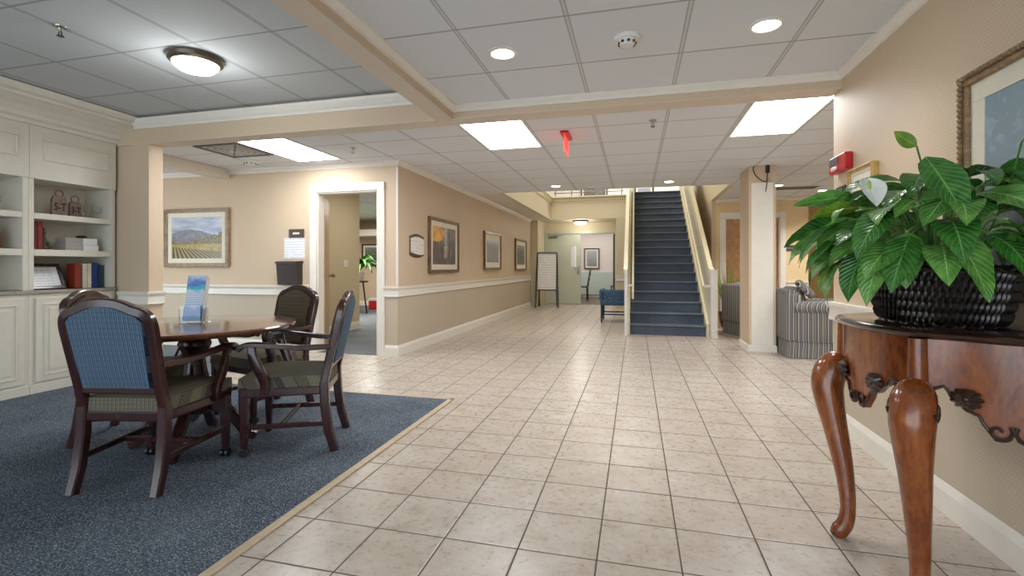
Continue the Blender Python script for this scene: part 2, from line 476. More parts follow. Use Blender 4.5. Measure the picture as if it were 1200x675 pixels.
    def prism(self, poly, d0, d1, axis='y'):
        """polygon (a,b) extruded along axis from d0 to d1; y: (x,z), x: (y,z), z: (x,y)"""
        def mk(a, b, d):
            return {'y': (a, d, b), 'x': (d, a, b), 'z': (a, b, d)}[axis]
        A = [self.bm.verts.new(mk(a, b, d0)) for a, b in poly]
        B = [self.bm.verts.new(mk(a, b, d1)) for a, b in poly]
        n = len(poly)
        fs = [self.bm.faces.new(A), self.bm.faces.new(list(reversed(B)))]
        for i in range(n):
            j = (i + 1) % n
            fs.append(self.bm.faces.new((A[j], A[i], B[i], B[j])))
        return self
    def sweep(self, prof, path):
        """moulding: profile of (out, up) swept along path of ((x,y), (nx,ny), z) stations"""
        rings = []
        for (x, y), (nx, ny), z in path:
            rings.append([self.bm.verts.new((x + nx * o, y + ny * o, z + u)) for o, u in prof])
        n = len(prof)
        for A, B in zip(rings, rings[1:]):
            for k in range(n):
                j = (k + 1) % n
                self.bm.faces.new((A[k], A[j], B[j], B[k]))
        self.bm.faces.new(rings[0]); self.bm.faces.new(list(reversed(rings[-1])))
        return self
    def sphere(self, c, r, sx=1, sy=1, sz=1, u=16, v=10):
        res = bmesh.ops.create_uvsphere(self.bm, u_segments=u, v_segments=v, radius=r)
        for q in res['verts']:
            q.co = Vector((q.co.x * sx + c[0], q.co.y * sy + c[1], q.co.z * sz + c[2]))
        return self
    def move(self, mtx):
        for v in self.bm.verts: v.co = mtx @ v.co
        return self
    def build(self, name, mat, parent=None, loc=None, smooth=None, angle=40):
        bmesh.ops.recalc_face_normals(self.bm, faces=self.bm.faces[:])
        me = bpy.data.meshes.new(name)
        self.bm.to_mesh(me); self.bm.free()
        me.materials.append(M[mat] if isinstance(mat, str) else mat)
        if smooth:
            for p in me.polygons: p.use_smooth = True
            try: me.set_sharp_from_angle(angle=math.radians(angle))
            except Exception: pass
        o = bpy.data.objects.new(name, me)
        COL.objects.link(o)
        if parent is not None: o.parent = parent
        if loc is not None: o.location = loc
        return o

def tag(o, label, cat, group=None, kind=None):
    o['label'] = label; o['category'] = cat
    if group: o['group'] = group
    if kind: o['kind'] = kind
    return o
def thing(name, label, cat, loc=(0, 0, 0), rz=0.0, group=None):
    o = bpy.data.objects.new(name, None); COL.objects.link(o)
    o.empty_display_size = 0.1
    o.location = loc; o.rotation_euler = (0, 0, rz)
    return tag(o, label, cat, group, 'thing')
def struct(name, mb, mat, **kw):
    o = mb.build(name, mat, **kw); o['kind'] = 'structure'
    return o
def dup(root, loc, rz, label, group=None, scale=None):
    r = root.copy(); COL.objects.link(r); r.location = loc; r.rotation_euler = (0, 0, rz); r['label'] = label
    if group: r['group'] = group
    if scale: r.scale = scale
    for ch in list(root.children):
        c = ch.copy(); COL.objects.link(c); c.parent = r
        for g in list(ch.children):
            d = g.copy(); COL.objects.link(d); d.parent = c
    return r
def text(name, s, size, mat, parent, loc, rot, extrude=0.001, bold=0.0, squeeze=1.0):
    cu = bpy.data.curves.new(name, 'FONT'); cu.body = s; cu.size = size; cu.extrude = extrude; cu.offset = bold
    cu.align_x = 'CENTER'; cu.align_y = 'CENTER'
    t = bpy.data.objects.new(name + '_tmp', cu); COL.objects.link(t)
    bpy.context.view_layer.update()
    me = bpy.data.meshes.new_from_object(t.evaluated_get(bpy.context.evaluated_depsgraph_get()))
    COL.objects.unlink(t); bpy.data.objects.remove(t); bpy.data.curves.remove(cu)
    me.name = name; me.materials.clear(); me.materials.append(M[mat])
    o = bpy.data.objects.new(name, me); COL.objects.link(o); o.parent = parent
    o.location = loc; o.rotation_euler = rot; o.scale = (squeeze, 1, 1)
    return o
def catmull(pts, n=8, closed=False):
    P = [Vector(p) for p in pts]; out = []
    N = len(P)
    rng = range(N) if closed else range(N - 1)
    for i in rng:
        p0 = P[(i - 1) % N] if closed or i > 0 else P[0]
        p1 = P[i]; p2 = P[(i + 1) % N]
        p3 = P[(i + 2) % N] if closed or i + 2 < N else P[N - 1]
        for k in range(n):
            t = k / n
            out.append(0.5 * ((2 * p1) + (p2 - p0) * t + (2 * p0 - 5 * p1 + 4 * p2 - p3) * t * t + (3 * p1 - p0 - 3 * p2 + p3) * t ** 3))
    if not closed: out.append(P[-1])
    return out

# ================================================================== camera
F_PX, VPX, HY = 568.0, 744.5, 313.0
TH = math.atan((VPX - 600.0) / F_PX)
cam = bpy.data.cameras.new('camera'); camo = bpy.data.objects.new('camera', cam); COL.objects.link(camo)
cam.sensor_width = 36.0; cam.lens = F_PX / 1200.0 * 36.0
cam.shift_x = 0.0
cam.shift_y = -(337.5 - HY) / 1200.0
cam.clip_start = 0.02; cam.clip_end = 100
camo.location = (0, 0, 1.104)
camo.rotation_euler = (PI / 2, 0, TH)
sc.camera = camo

# ================================================================== key dimensions
XR = 1.355            # right wall face
XL = -2.843           # left corridor wall face
YO = 5.45             # office wall face
XB = -5.05            # bookcase face
YH = 3.73             # header face
ZC = 2.42             # tile ceiling
ZT = 2.58             # left tray ceiling
ZB = 2.32             # beam underside

# ================================================================== floors
struct('floor', MB().box(-8.6, 5.2, -3.0, 14.4, -0.05, 0.0), 'tile')
struct('floor_carpet', MB().box(-5.42, -1.505, -3.0, 3.76, 0.0, 0.009), 'carpet')
struct('floor_carpet_corridor', MB().box(-8.5, -4.22, 3.95, YO, 0.0, 0.007), 'carpet2')
struct('floor_carpet_office', MB().box(-8.5, -2.97, YO + 0.005, 12.5, 0.0, 0.007), 'carpet2')
struct('floor_planks', MB().box(-4.0, 1.4, 14.4, 18.6, -0.05, 0.003), 'farfloor')
struct('trim_carpet_edge', MB().box(-1.505, -1.462, -3.0, 3.80, 0.0, 0.011, 0.004), 'gold_trim')
struct('trim_carpet_end', MB().box(-4.6, -1.462, 3.76, 3.80, 0.0, 0.011, 0.004), 'gold_trim')

# ================================================================== ceilings, beams
struct('ceiling', MB().box(-8.6, 5.2, 3.85, 8.32, ZC, ZC + 0.05), 'ceil')
struct('ceiling_tray', MB().box(-1.5, 1.47, -3.0, 3.8, ZC, ZC + 0.05), 'ceil_tray')
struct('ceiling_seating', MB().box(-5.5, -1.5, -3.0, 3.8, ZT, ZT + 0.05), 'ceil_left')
struct('ceiling_lounge', MB().box(1.5, 5.2, 8.32, 12.2, ZC, ZC + 0.05), 'ceil')
struct('ceiling_soffit', MB().box(XL - 0.1, -2.30, 8.325, 13.32, ZC, ZC + 0.05), 'plainceil')
struct('ceiling_vestibule', MB().box(XL - 0.1, 0.0, 13.33, 14.5, ZC, ZC + 0.05), 'sage')
struct('ceiling_dining', MB().box(-4.0, 1.4, 14.5, 18.6, 2.6, 2.65), 'plainceil')
struct('ceiling_office', MB().box(-8.6, XL - 0.12, 8.32, 12.6, ZC, ZC + 0.05), 'ceil')
struct('ceiling_upper', MB().box(-3.5, 2.5, 8.0, 17.2, 5.4, 5.45), 'plainceil')
struct('beam_between_trays', MB().box(-1.60, -1.45, -3.0, 3.74, ZB, 2.66), 'paper')
struct('beam_underside', MB().box(-1.60, -1.45, -3.0, 3.735, ZB - 0.004, ZB), 'beam')
struct('beam_header', MB().box(-8.5, XR, YH, 3.90, ZB, 2.66), 'paper')
struct('beam_header_underside', MB().box(-8.5, XR, YH, 3.90, ZB - 0.004, ZB), 'beam')
struct('beam_corridor', MB().box(-5.50, -5.36, 3.95, YO, 2.30, ZC + 0.02), 'plainceil')
crown_s = [(0, 0), (0.012, 0), (0.014, 0.014), (0.030, 0.026), (0.045, 0.036), (0.045, 0.05), (0, 0.05)]
def crown(name, pts, z, mat, prof=crown_s):
    """pts: ((x,y),(nx,ny)) stations"""
    return struct(name, MB().sweep(prof, [(p, n, z) for p, n in pts]), mat)
crown('trim_tray_crown', [((-1.45, -3.0), (1, 0)), ((-1.45, YH), (1, -1)), ((XR, YH), (-1, -1)), ((XR, -3.0), (-1, 0))], ZC - 0.05, 'trim')
big = [(0, 0), (0.010, 0), (0.012, 0.02), (0.030, 0.038), (0.048, 0.066), (0.052, 0.090), (0, 0.090)]
crown('trim_seating_crown', [((-4.80, YH), (0, -1)), ((-1.60, YH), (0, -1))], ZT - 0.115, 'trim', big)
crown('trim_corridor_crown', [((-8.4, YO), (0, -1)), ((XL, YO), (1, -1)), ((XL, 13.28), (1, 0))], ZC - 0.06, 'trim', [(0, 0), (0.01, 0), (0.02, 0.02), (0.045, 0.04), (0.05, 0.06), (0, 0.06)])

# ================================================================== walls
def slab(name, x0, x1, y0, y1, z0, z1, mat='paper'):
    return struct(name, MB().box(x0, x1, y0, y1, z0, z1), mat)
slab('wall_right', XR, XR + 0.13, -3.0, 3.87, 0, 2.42)
# column at the end of the bookcase run
slab('column_left', -4.86, -4.63, YH + 0.004, 3.88, 0, ZB - 0.003)
slab('wall_behind_bookcase', -5.62, -5.42, -3.0, 3.9, 0, 2.66, 'cream')
slab('wall_bookcase_return', -5.42, -4.86, YH + 0.02, 3.88, 0, 2.6)
# office wall with door opening
DX0, DX1, DZ = -3.985, -3.115, 2.065
w = MB().box(-8.5, DX0, YO, YO + 0.12, 0, ZC).box(DX1, XL, YO, YO + 0.12, 0, ZC).box(DX0, DX1, YO, YO + 0.12, DZ, ZC)
struct('wall_office', w, 'paper')
slab('wall_left', XL - 0.12, XL, YO + 0.12, 13.3, 0, 2.44)
slab('wall_left_pier', XL - 0.12, -2.64, 13.3, 14.4, 0, ZC, 'sage')
slab('wall_right_pier', -0.50, 1.5, 13.3, 14.4, 0, ZC, 'sage')
FX0, FX1, FZ = -2.58, -0.56, 2.10
w = MB().box(XL - 0.1, FX0, 14.4, 14.52, 0, 2.6).box(FX1, 1.4, 14.4, 14.52, 0, 2.6).box(FX0, FX1, 14.4, 14.52, FZ, 2.6)
struct('wall_far', w, 'sage')
# wainscot below the rail: a thicker painted dado on the corridor walls
slab('wall_left_dado', XL, XL + 0.004, YO, 13.3, 0.0, 0.74, 'paper_low')
w = MB().box(-8.4, DX0 - 0.1, YO - 0.004, YO, 0, 0.74).box(DX1 + 0.1, XL, YO - 0.004, YO, 0, 0.74)
struct('wall_office_dado', w, 'paper_low')
slab('wall_right_dado', XR - 0.004, XR, -3.0, 3.87, 0, 0.74, 'paper_low')
# stair well
slab('wall_stairwell_left', -2.35, -2.27, 8.32, 13.3, ZC - 0.003, 3.0, 'fascia')
slab('wall_stairwell_far', -2.6, 1.45, 13.3, 13.42, ZC - 0.003, 3.0, 'fascia')
slab('wall_stairwell_right', 1.45, 1.53, 8.32, 13.42, ZC - 0.003, 5.4, 'fascia')
slab('wall_stairwell_front', -2.35, 1.53, 8.24, 8.32, ZC + 0.05, 5.4, 'fascia')
slab('wall_stair_side', 1.45, 1.53, 10.2, 13.4, 0, ZC - 0.003, 'paper')
slab('wall_upper_left', -3.5, -3.4, 8.0, 17, 3.0, 5.4, 'plainceil')
slab('wall_upper_far', -3.5, 2.5, 16.6, 16.7, 3.0, 5.4, 'plainceil')
slab('floor_upper_landing', -3.5, 2.5, 13.15, 16.7, 3.0, 3.03, 'plainceil')
slab('floor_upper_gallery', -3.5, -2.35, 8.32, 13.15, 3.0, 3.03, 'plainceil')
cw = [(0, 0), (0.015, 0), (0.02, 0.03), (0.05, 0.06), (0.055, 0.10), (0.09, 0.12), (0.09, 0.15), (0, 0.15)]
crown('trim_stairwell_crown', [((-2.27, 8.32), (1, 0)), ((-2.27, 13.3), (1, -1)), ((-0.2, 13.3), (0, -1))], 2.86, 'rail', cw)
# lounge
LX0, LX1 = 1.70, 2.67
w = MB().box(1.53, LX0, 10.2, 10.32, 0, ZC).box(LX1, 3.15, 10.2, 10.32, 0, ZC).box(LX0, LX1, 10.2, 10.32, 2.06, ZC)
struct('wall_lounge', w, 'ochre')
slab('wall_lounge_side', 3.03, 3.15, 10.32, 12.0, 0, ZC, 'orange')
slab('wall_lounge_recess', 3.15, 5.2, 12.0, 12.1, 0, ZC, 'orange')
slab('wall_lounge_right', 5.1, 5.2, 3.0, 12.1, 0, ZC, 'ochre')
slab('wall_lounge_front', XR + 0.13, 5.2, 2.9, 3.0, 0, ZC, 'ochre')
# office interior
slab('wall_office_inner', -4.92, -4.80, 6.45, 7.76, 0, ZC, 'sage')
slab('wall_office_far', -8.6, XL - 0.1, 12.4, 12.5, 0, ZC, 'paper')
slab('wall_office_side', -8.6, -8.5, 3.0, 12.5, 0, ZC, 'paper')
struct('trim_office_shelf_soffit', MB().box(-8.4, -3.0, 11.7, 12.4, 1.95, 2.12), 'trim')
# dining room beyond
slab('wall_dining', -4.0, 1.4, 18.0, 18.1, 0, 2.6, 'farwall')
slab('wall_dining_wainscot', -4.0, 1.4, 17.95, 18.0, 0.10, 0.92, 'mint')
slab('wall_dining_side', 0.6, 0.7, 14.5, 18.1, 0, 2.6, 'farwall')
slab('wall_dining_left', -4.1, -4.0, 14.5, 18.1, 0, 2.6, 'farwall')

# ------------------------------------------------------------------ chair rails, baseboards, casings
rail = [(0, 0), (0.018, 0.004), (0.026, 0.014), (0.022, 0.024), (0.020, 0.088), (0.034, 0.104), (0.040, 0.118), (0.040, 0.134), (0, 0.134)]
base = [(0, 0), (0.018, 0), (0.018, 0.10), (0.012, 0.118), (0.006, 0.135), (0, 0.14)]
crown('trim_rail_office', [((-8.4, YO), (0, -1)), ((DX0 - 0.11, YO), (0, -1))], 0.728, 'trim', rail)
crown('trim_rail_left', [((DX1 + 0.09, YO), (0, -1)), ((XL, YO), (1, -1)), ((XL, 13.28), (1, 0))], 0.728, 'trim', rail)
crown('trim_rail_right', [((XR, -3.0), (-1, 0)), ((XR, 3.87), (-1, 1)), ((XR + 0.13, 3.87), (1, 1)), ((XR + 0.13, 3.1), (1, 0))], 0.728, 'trim', rail)
crown('trim_rail_column', [((-4.99, YH), (0, -1)), ((-4.63, YH), (1, -1)), ((-4.63, 3.88), (1, 0))], 0.728, 'trim', rail)
crown('baseboard_office', [((-8.4, YO), (0, -1)), ((DX0 - 0.11, YO), (0, -1))], 0.0, 'trim', base)
crown('baseboard_left', [((DX1 + 0.09, YO), (0, -1)), ((XL, YO), (1, -1)), ((XL, 13.28), (1, 0))], 0.0, 'trim', base)
crown('baseboard_right', [((XR, -3.0), (-1, 0)), ((XR, 3.87), (-1, 1)), ((XR + 0.13, 3.87), (1, 1)), ((XR + 0.13, 3.1), (1, 0))], 0.0, 'trim', base)
crown('baseboard_column', [((-4.99, YH), (0, -1)), ((-4.63, YH), (1, -1)), ((-4.63, 3.88), (1, 0))], 0.0, 'trim', base)
crown('baseboard_office_inner', [((-4.80, 6.45), (1, 0)), ((-4.80, 7.76), (1, 0))], 0.0, 'trim', base)
crown('baseboard_office_far', [((-8.4, 12.4), (0, -1)), ((-3.0, 12.4), (0, -1))], 0.0, 'trim', base)
crown('trim_rail_lounge', [((LX1 + 0.11, 10.2), (0, -1)), ((3.15, 10.2), (0, -1))], 0.70, 'trim', rail)
crown('baseboard_lounge', [((LX1 + 0.11, 10.2), (0, -1)), ((3.15, 10.2), (0, -1))], 0.0, 'trim', base)
crown('trim_lounge_crown', [((1.53, 10.2), (0, -1)), ((3.15, 10.2), (0, -1))], ZC - 0.05, 'trim')
crown('trim_rail_pier', [((-0.50, 13.3), (0, -1)), ((-0.16, 13.3), (0, -1))], 0.728, 'trim', rail)

def casing(name, x0, x1, yf, ztop, w=0.10, mat='trim', proj=0.022, jamb=0.13):
    m = MB()
    m.box(x0 - w, x0, yf - proj, yf, 0, ztop + w, 0.006).box(x1, x1 + w, yf - proj, yf, 0, ztop + w, 0.006)
    m.box(x0 - w, x1 + w, yf - proj - 0.002, yf, ztop, ztop + w, 0.006)
    m.box(x0 - 0.001, x0 + 0.016, yf, yf + jamb, 0, ztop).box(x1 - 0.016, x1 + 0.001, yf, yf + jamb, 0, ztop).box(x0, x1, yf, yf + jamb, ztop - 0.016, ztop + 0.001)
    return struct(name, m, mat)
casing('trim_office_door_casing', DX0, DX1, YO, DZ)
casing('trim_lounge_door_casing', LX0, LX1, 10.2, 2.06)
casing('trim_far_door_casing', FX0, FX1, 14.4, FZ, 0.055, 'door')
struct('trim_corner_guard', MB().box(XL - 0.02, XL + 0.0015, YO - 0.0015, YO + 0.02, 0.87, 2.34), 'trim')

# ================================================================== doors
dr = bpy.data.objects.new('door_office', None); COL.objects.link(dr); dr['kind'] = 'structure'
dr.location = (DX0 + 0.02, YO + 0.125, 0); dr.rotation_euler = (0, 0, math.radians(121))
MB().box(0, 0.84, 0.0, 0.042, 0.012, DZ - 0.02, 0.003).build('door_leaf', 'doortan', dr)
kn = MB(); kn.cyl((0.77, -0.03, 0.98), 0.012, 0.06, 12, axis='y').sphere((0.77, -0.065, 0.98), 0.03).sphere((0.77, 0.105, 0.98), 0.03).cyl((0.77, 0.07, 0.98), 0.012, 0.06, 12, axis='y').cyl((0.77, -0.003, 0.98), 0.034, 0.008, 20, axis='y')
kn.build('door_knob', 'metal', dr, smooth=True)
dl = bpy.data.objects.new('door_lounge', None); COL.objects.link(dl); dl['kind'] = 'structure'
dl.location = (LX0 + 0.016, 10.26, 0)
MB().box(0, LX1 - LX0 - 0.032, 0, 0.045, 0.012, 2.04, 0.003).build('door_leaf', 'burl', dl)
MB().cyl((0.87, -0.03, 0.98), 0.012, 0.06, 12, axis='y').sphere((0.87, -0.065, 0.98), 0.03).build('door_knob', 'metal', dl, smooth=True)
# far double door: left leaf shut, right leaf folded back into the dining room
fd = bpy.data.objects.new('door_far', None); COL.objects.link(fd); fd['kind'] = 'structure'
fd.location = (FX0 + 0.016, 14.43, 0)
LW = 1.0
m = MB(); m.box(0, 0.70, 0, 0.045, 0.012, FZ - 0.02).box(0.86, LW, 0, 0.045, 0.012, FZ - 0.02).box(0.70, 0.86, 0, 0.045, 0.012, 1.12).box(0.70, 0.86, 0, 0.045, 1.74, FZ - 0.02)
m.build('door_leaf', 'door', fd)
MB().box(0.70, 0.86, 0.018, 0.026, 1.12, 1.74).build('vision_pane', 'glass', fd)
MB().box(0.90, 0.96, -0.02, 0.0, 0.90, 1.12, 0.006).box(0.80, 0.95, -0.06, -0.045, 1.02, 1.045, 0.005).cyl((0.93, -0.03, 1.03), 0.01, 0.04, 10, axis='y').build('door_handle', 'metal', fd, smooth=True)
MB().box(0.05, 0.30, -0.06, 0.0, 1.97, 2.03, 0.005).bar([(0.2, -0.05, 2.04), (0.42, -0.10, 2.05), (0.5, -0.03, 2.085)], 0.02, 0.012).build('door_closer', 'grey', fd)
fe = bpy.data.objects.new('door_far_open', None); COL.objects.link(fe); fe['kind'] = 'structure'
fe.location = (FX1 - 0.02, 14.53, 0); fe.rotation_euler = (0, 0, math.radians(93))
MB().box(0, LW, 0, 0.045, 0.012, FZ - 0.02, 0.003).build('door_leaf', 'black', fe)

# ================================================================== built-in bookcase
def panel_door(name, parent, y0, y1, z0, z1, x, mat='cream'):
    """raised panel door facing +X"""
    m = MB(); m.box(x, x + 0.020, y0, y1, z0, z1, 0.003)
    d = m.build(name, mat, parent)
    s = 0.062
    m = MB()
    iy0, iy1, iz0, iz1 = y0 + s, y1 - s, z0 + s, z1 - s
    # sloping raised field
    A = [m.bm.verts.new((x + 0.020, a, b)) for a, b in ((iy0, iz0), (iy1, iz0), (iy1, iz1), (iy0, iz1))]
    B = [m.bm.verts.new((x + 0.006, a, b)) for a, b in ((iy0 + 0.012, iz0 + 0.012), (iy1 - 0.012, iz0 + 0.012), (iy1 - 0.012, iz1 - 0.012), (iy0 + 0.012, iz1 - 0.012))]
    C = [m.bm.verts.new((x + 0.024, a, b)) for a, b in ((iy0 + 0.035, iz0 + 0.035), (iy1 - 0.035, iz0 + 0.035), (iy1 - 0.035, iz1 - 0.035), (iy0 + 0.035, iz1 - 0.035))]
    for P, Q in ((A, B), (B, C)):
        for k in range(4):
            j = (k + 1) % 4; m.bm.faces.new((P[k], P[j], Q[j], Q[k]))
    m.bm.faces.new(C)
    # open the stile-and-rail slab visually with a bead round the field
    for a0, a1, b0, b1 in ((iy0 - .010, iy1 + .010, iz0 - .010, iz0), (iy0 - .010, iy1 + .010, iz1, iz1 + .010), (iy0 - .010, iy0, iz0, iz1), (iy1, iy1 + .010, iz0, iz1)):
        m.box(x + 0.019, x + 0.028, a0, a1, b0, b1, 0.003)
    m.box(x + 0.0195, x + 0.0265, iy0 + 0.03, iy1 - 0.03, iz0 + 0.03, iz1 - 0.03, 0.003)
    m.build('raised_panel', mat, d)
    return d
YS = 3.01            # seam between the two bookcase units
def base_unit(y0, y1, label):
    t = thing('base_cabinet', label, 'cabinet', (XB, (y0 + y1) / 2, 0), 0, 'cream base cabinets along the left wall')
    h = (y1 - y0) / 2
    MB().box(-0.36, 0.0, -h + 0.001, h - 0.001, 0.085, 0.868).build('carcass', 'cream', t)
    MB().box(-0.36, 0.014, -h + 0.001, h - 0.001, 0.0, 0.088, 0.004).build('plinth', 'cream', t)
    panel_door('door', t, -h + 0.045, h - 0.04, 0.105, 0.835, 0.0)
    return t
base_unit(YS, YH - 0.004, 'cream base cabinet beside the column, below the blue and red books')
base_unit(YS - 0.74, YS, 'cream base cabinet cut by the left edge, below the empty bottom shelf')
base_unit(YS - 1.48, YS - 0.74, 'cream base cabinet third from the column')
tag(MB().box(XB - 0.36, XB + 0.02, YS - 1.5, YH - 0.004, 0.87, 0.90, 0.004).build('worktop', 'granite'), 'grey speckled stone worktop along the cream base cabinets', 'worktop')
def shelf_unit(y0, y1, label):
    t = thing('shelf_unit', label, 'bookcase', (XB, (y0 + y1) / 2, 0.9), 0, 'cream open shelf units above the cabinets')
    h = (y1 - y0) / 2
    MB().box(-0.36, -0.345, -h + 0.001, h - 0.001, 0.002, 1.72).build('back_panel', 'cream', t)
    for s in (-1, 1):
        a = sorted((s * (h - 0.001), s * (h - 0.04)))
        MB().box(-0.345, -0.001, a[0], a[1], 0.002, 1.0, 0.002).build('side_panel', 'cream', t)
    for z0, z1 in ((0.302, 0.359), (0.626, 0.677)):
        MB().box(-0.345, -0.002, -h + 0.0405, h - 0.0405, z0, z1, 0.003).build('shelf', 'cream', t)
    hd = MB().box(-0.345, 0.012, -h + 0.001, h - 0.001, 0.972, 1.46, 0.002).build('header_panel', 'cream', t)
    # raised moulding on the header
    m = MB(); a0, a1, b0, b1 = -h + 0.10, h - 0.08, 1.14, 1.335
    for u0, u1, v0, v1 in ((a0, a1, b0, b0 + .022), (a0, a1, b1 - .022, b1), (a0, a0 + .022, b0 + .0225, b1 - .0225), (a1 - .022, a1, b0 + .0225, b1 - .0225)):
        m.box(0.011, 0.026, u0, u1, v0, v1, 0.006)
    m.build('panel_moulding', 'cream', t)
    return t
shelf_unit(YS, YH - 0.004, 'cream shelf unit next to the column, holding lettered tags and books')
shelf_unit(YS - 0.74, YS, 'cream shelf unit cut by the left edge of the view, next to the lettered tags')
shelf_unit(YS - 1.48, YS - 0.74, 'cream shelf unit third from the column')
cp = [(0.0, 0.0), (0.03, 0.0), (0.035, 0.03), (0.06, 0.045), (0.075, 0.075), (0.13, 0.12), (0.205, 0.155), (0.24, 0.165), (0.245, 0.185), (0.29, 0.195), (0.31, 0.215), (0.32, 0.24), (0.0, 0.24)]
crown('trim_bookcase_crown', [((XB + 0.012, -1.5), (1, 0)), ((XB + 0.012, YH - 0.0), (1, 0))], 2.33, 'cream', cp)

# --- things on the shelves
S1, S2, S3 = 0.902, 1.261, 1.579
def lettered_tag(name, label, y, w, h, s, size):
    t = thing(name, label, 'ornament', (XB - 0.15, y, S3), 0, 'lettered metal tags')
    m = MB(); m.prism([(-w / 2, 0), (w / 2, 0), (w / 2 * 0.96, h * 0.8), (w / 2 * 0.72, h), (-w / 2 * 0.72, h), (-w / 2 * 0.96, h * 0.8)], -0.012, 0.012, 'x')
    m.build('plate', 'tagbrown', t)
    m = MB(); m.tube([(0, 0.032 * math.cos(a), h + 0.022 + 0.032 * math.sin(a)) for a in [k * 2 * PI / 20 for k in range(21)]], 0.006, 8)
    m.build('ring', 'tagbrown', t, smooth=True)
    text('lettering', s, size, 'black', t, (0.0135, 0, h * 0.44), (PI / 2, 0, PI / 2), 0.001, 0.003, 0.72)
M['tagbrown'] = plain('weathered_bronze_tag', rgb(128, 108, 96), 0.6, var=0.25, scale=40)
lettered_tag('lettered_tag', 'larger weathered metal tag lettered 5-T on the top shelf', 3.335, 0.130, 0.185, '5-T', 0.098)
lettered_tag('lettered_tag', 'smaller weathered metal tag lettered 3-T on the top shelf', 3.467, 0.104, 0.150, '3-T', 0.080)
def goblet(y, x, label, z=S3):
    m = MB(); m.lathe([(0.03, 0), (0.03, 0.003), (0.004, 0.010), (0.004, 0.05), (0.026, 0.065), (0.034, 0.09), (0.031, 0.125), (0.0285, 0.125), (0.031, 0.09), (0.023, 0.068), (0.0, 0.062)], n=20, cap=False)
    o = m.build('glass_goblet', 'thinglass', None, (x, y, z), True)
    tag(o, label, 'glass', 'clear goblets on the top shelf')
goblet(3.575, XB - 0.15, 'clear stemmed glass on the top shelf, nearest the 3-T tag')
goblet(3.648, XB - 0.13, 'clear stemmed glass on the top shelf, nearest the column')
goblet(2.86, XB - 0.13, 'clear stemmed glass on the top shelf at the left edge')
def book(y, w, h, mat, label, z, x=XB - 0.16, d=0.16, group=None):
    if mat == 'bk_rust': d, x = 0.105, x + 0.027
    t = thing('book', label, 'book', (x, y, z), 0, group)
    m = MB(); m.box(-d / 2, d / 2, -w / 2, -w / 2 + 0.003, 0, h, 0.001).box(-d / 2, d / 2, w / 2 - 0.003, w / 2, 0, h, 0.001)
    m.box(d / 2 - 0.003, d / 2 + 0.004, -w / 2, w / 2, 0, h, 0.003)
    m.build('cover', mat, t)
    MB().box(-d / 2 + 0.004, d / 2 - 0.003, -w / 2 + 0.003, w / 2 - 0.003, 0.003, h - 0.004).build('pages', 'whitepaper', t)
for nm, c in (('bk_red', (128, 40, 34)), ('bk_rust', (140, 44, 26)), ('bk_cream', (212, 204, 182)), ('bk_blue', (30, 52, 122)), ('bk_navy', (34, 50, 72)), ('bk_teal', (40, 70, 84)), ('bk_maroon', (104, 30, 32))):
    M[nm] = plain('cloth_' + nm, rgb(*c), 0.6, var=0.12)
g = 'books on the bottom shelf'
for y, w_, h, mt, lb in ((3.455, 0.050, 0.235, 'bk_rust', 'thick rust red book next to the framed certificate'),
                         (3.515, 0.036, 0.236, 'bk_cream', 'cream book on the bottom shelf touching the rust red one'),
                         (3.556, 0.036, 0.238, 'bk_cream', 'cream book on the bottom shelf touching the bright blue one'),
                         (3.606, 0.046, 0.242, 'bk_blue', 'bright blue book right beside the cream ones'),
                         (3.646, 0.026, 0.226, 'bk_navy', 'slim navy book between the bright blue and teal ones'),
                         (3.673, 0.022, 0.222, 'bk_teal', 'slim teal book last in the row by the column')):
    book(y - 0.012, w_, h, mt, lb, S1, group=g)
g = 'red books on the middle shelf'
book(3.105, 0.030, 0.240, 'bk_maroon', 'maroon book against the shelf divider', S2, group=g)
book(3.142, 0.038, 0.246, 'bk_red', 'red book beside the dark figurine', S2, group=g)
m = MB(); m.lathe([(0.03, 0), (0.032, 0.02), (0.018, 0.05), (0.024, 0.09), (0.014, 0.12), (0.02, 0.15), (0.016, 0.18), (0.0, 0.205)], n=14).sphere((0.01, 0.02, 0.06), 0.022).sphere((0.0, 0.032, 0.03), 0.025)
M['verdigris'] = plain('dark_green_bronze', rgb(70, 66, 46), 0.5, var=0.4, scale=50)
tag(m.build('figurine', 'verdigris', None, (XB - 0.14, 3.205, S2), True), 'dark green figurine on the middle shelf by the red books', 'figurine')
# stack of brochures
t = thing('brochure_stack', 'stack of white brochures on the middle shelf', 'papers', (XB - 0.17, 3.45, S2), 0)
m = MB()
for i in range(7):
    m.box(-0.03, 0.10, -0.115, 0.02 + 0.003 * (i % 3), i * 0.017, i * 0.017 + 0.015, 0.002)
m.build('paper_pile', 'greypaper', t) if 'greypaper' in M else None
M['greypaper'] = plain('grey_paper_edges', rgb(180, 178, 172), 0.7, var=0.08, scale=90)
if not t.children: m.build('paper_pile', 'greypaper', t)
m = MB(); m.box(0.06, 0.115, 0.03, 0.16, 0, 0.055, 0.002).box(0.05, 0.105, 0.03, 0.155, 0.057, 0.118, 0.002)
m.build('leaflet_pile', 'whitepaper', t)
tag(MB().sphere((0, 0, 0.017), 0.045, 1, 1, 0.38).build('stone_ornament', 'verdigris', None, (XB - 0.20, 3.555, S2 + 0.119), True), 'small dark rounded ornament lying on the brochure stack', 'ornament')
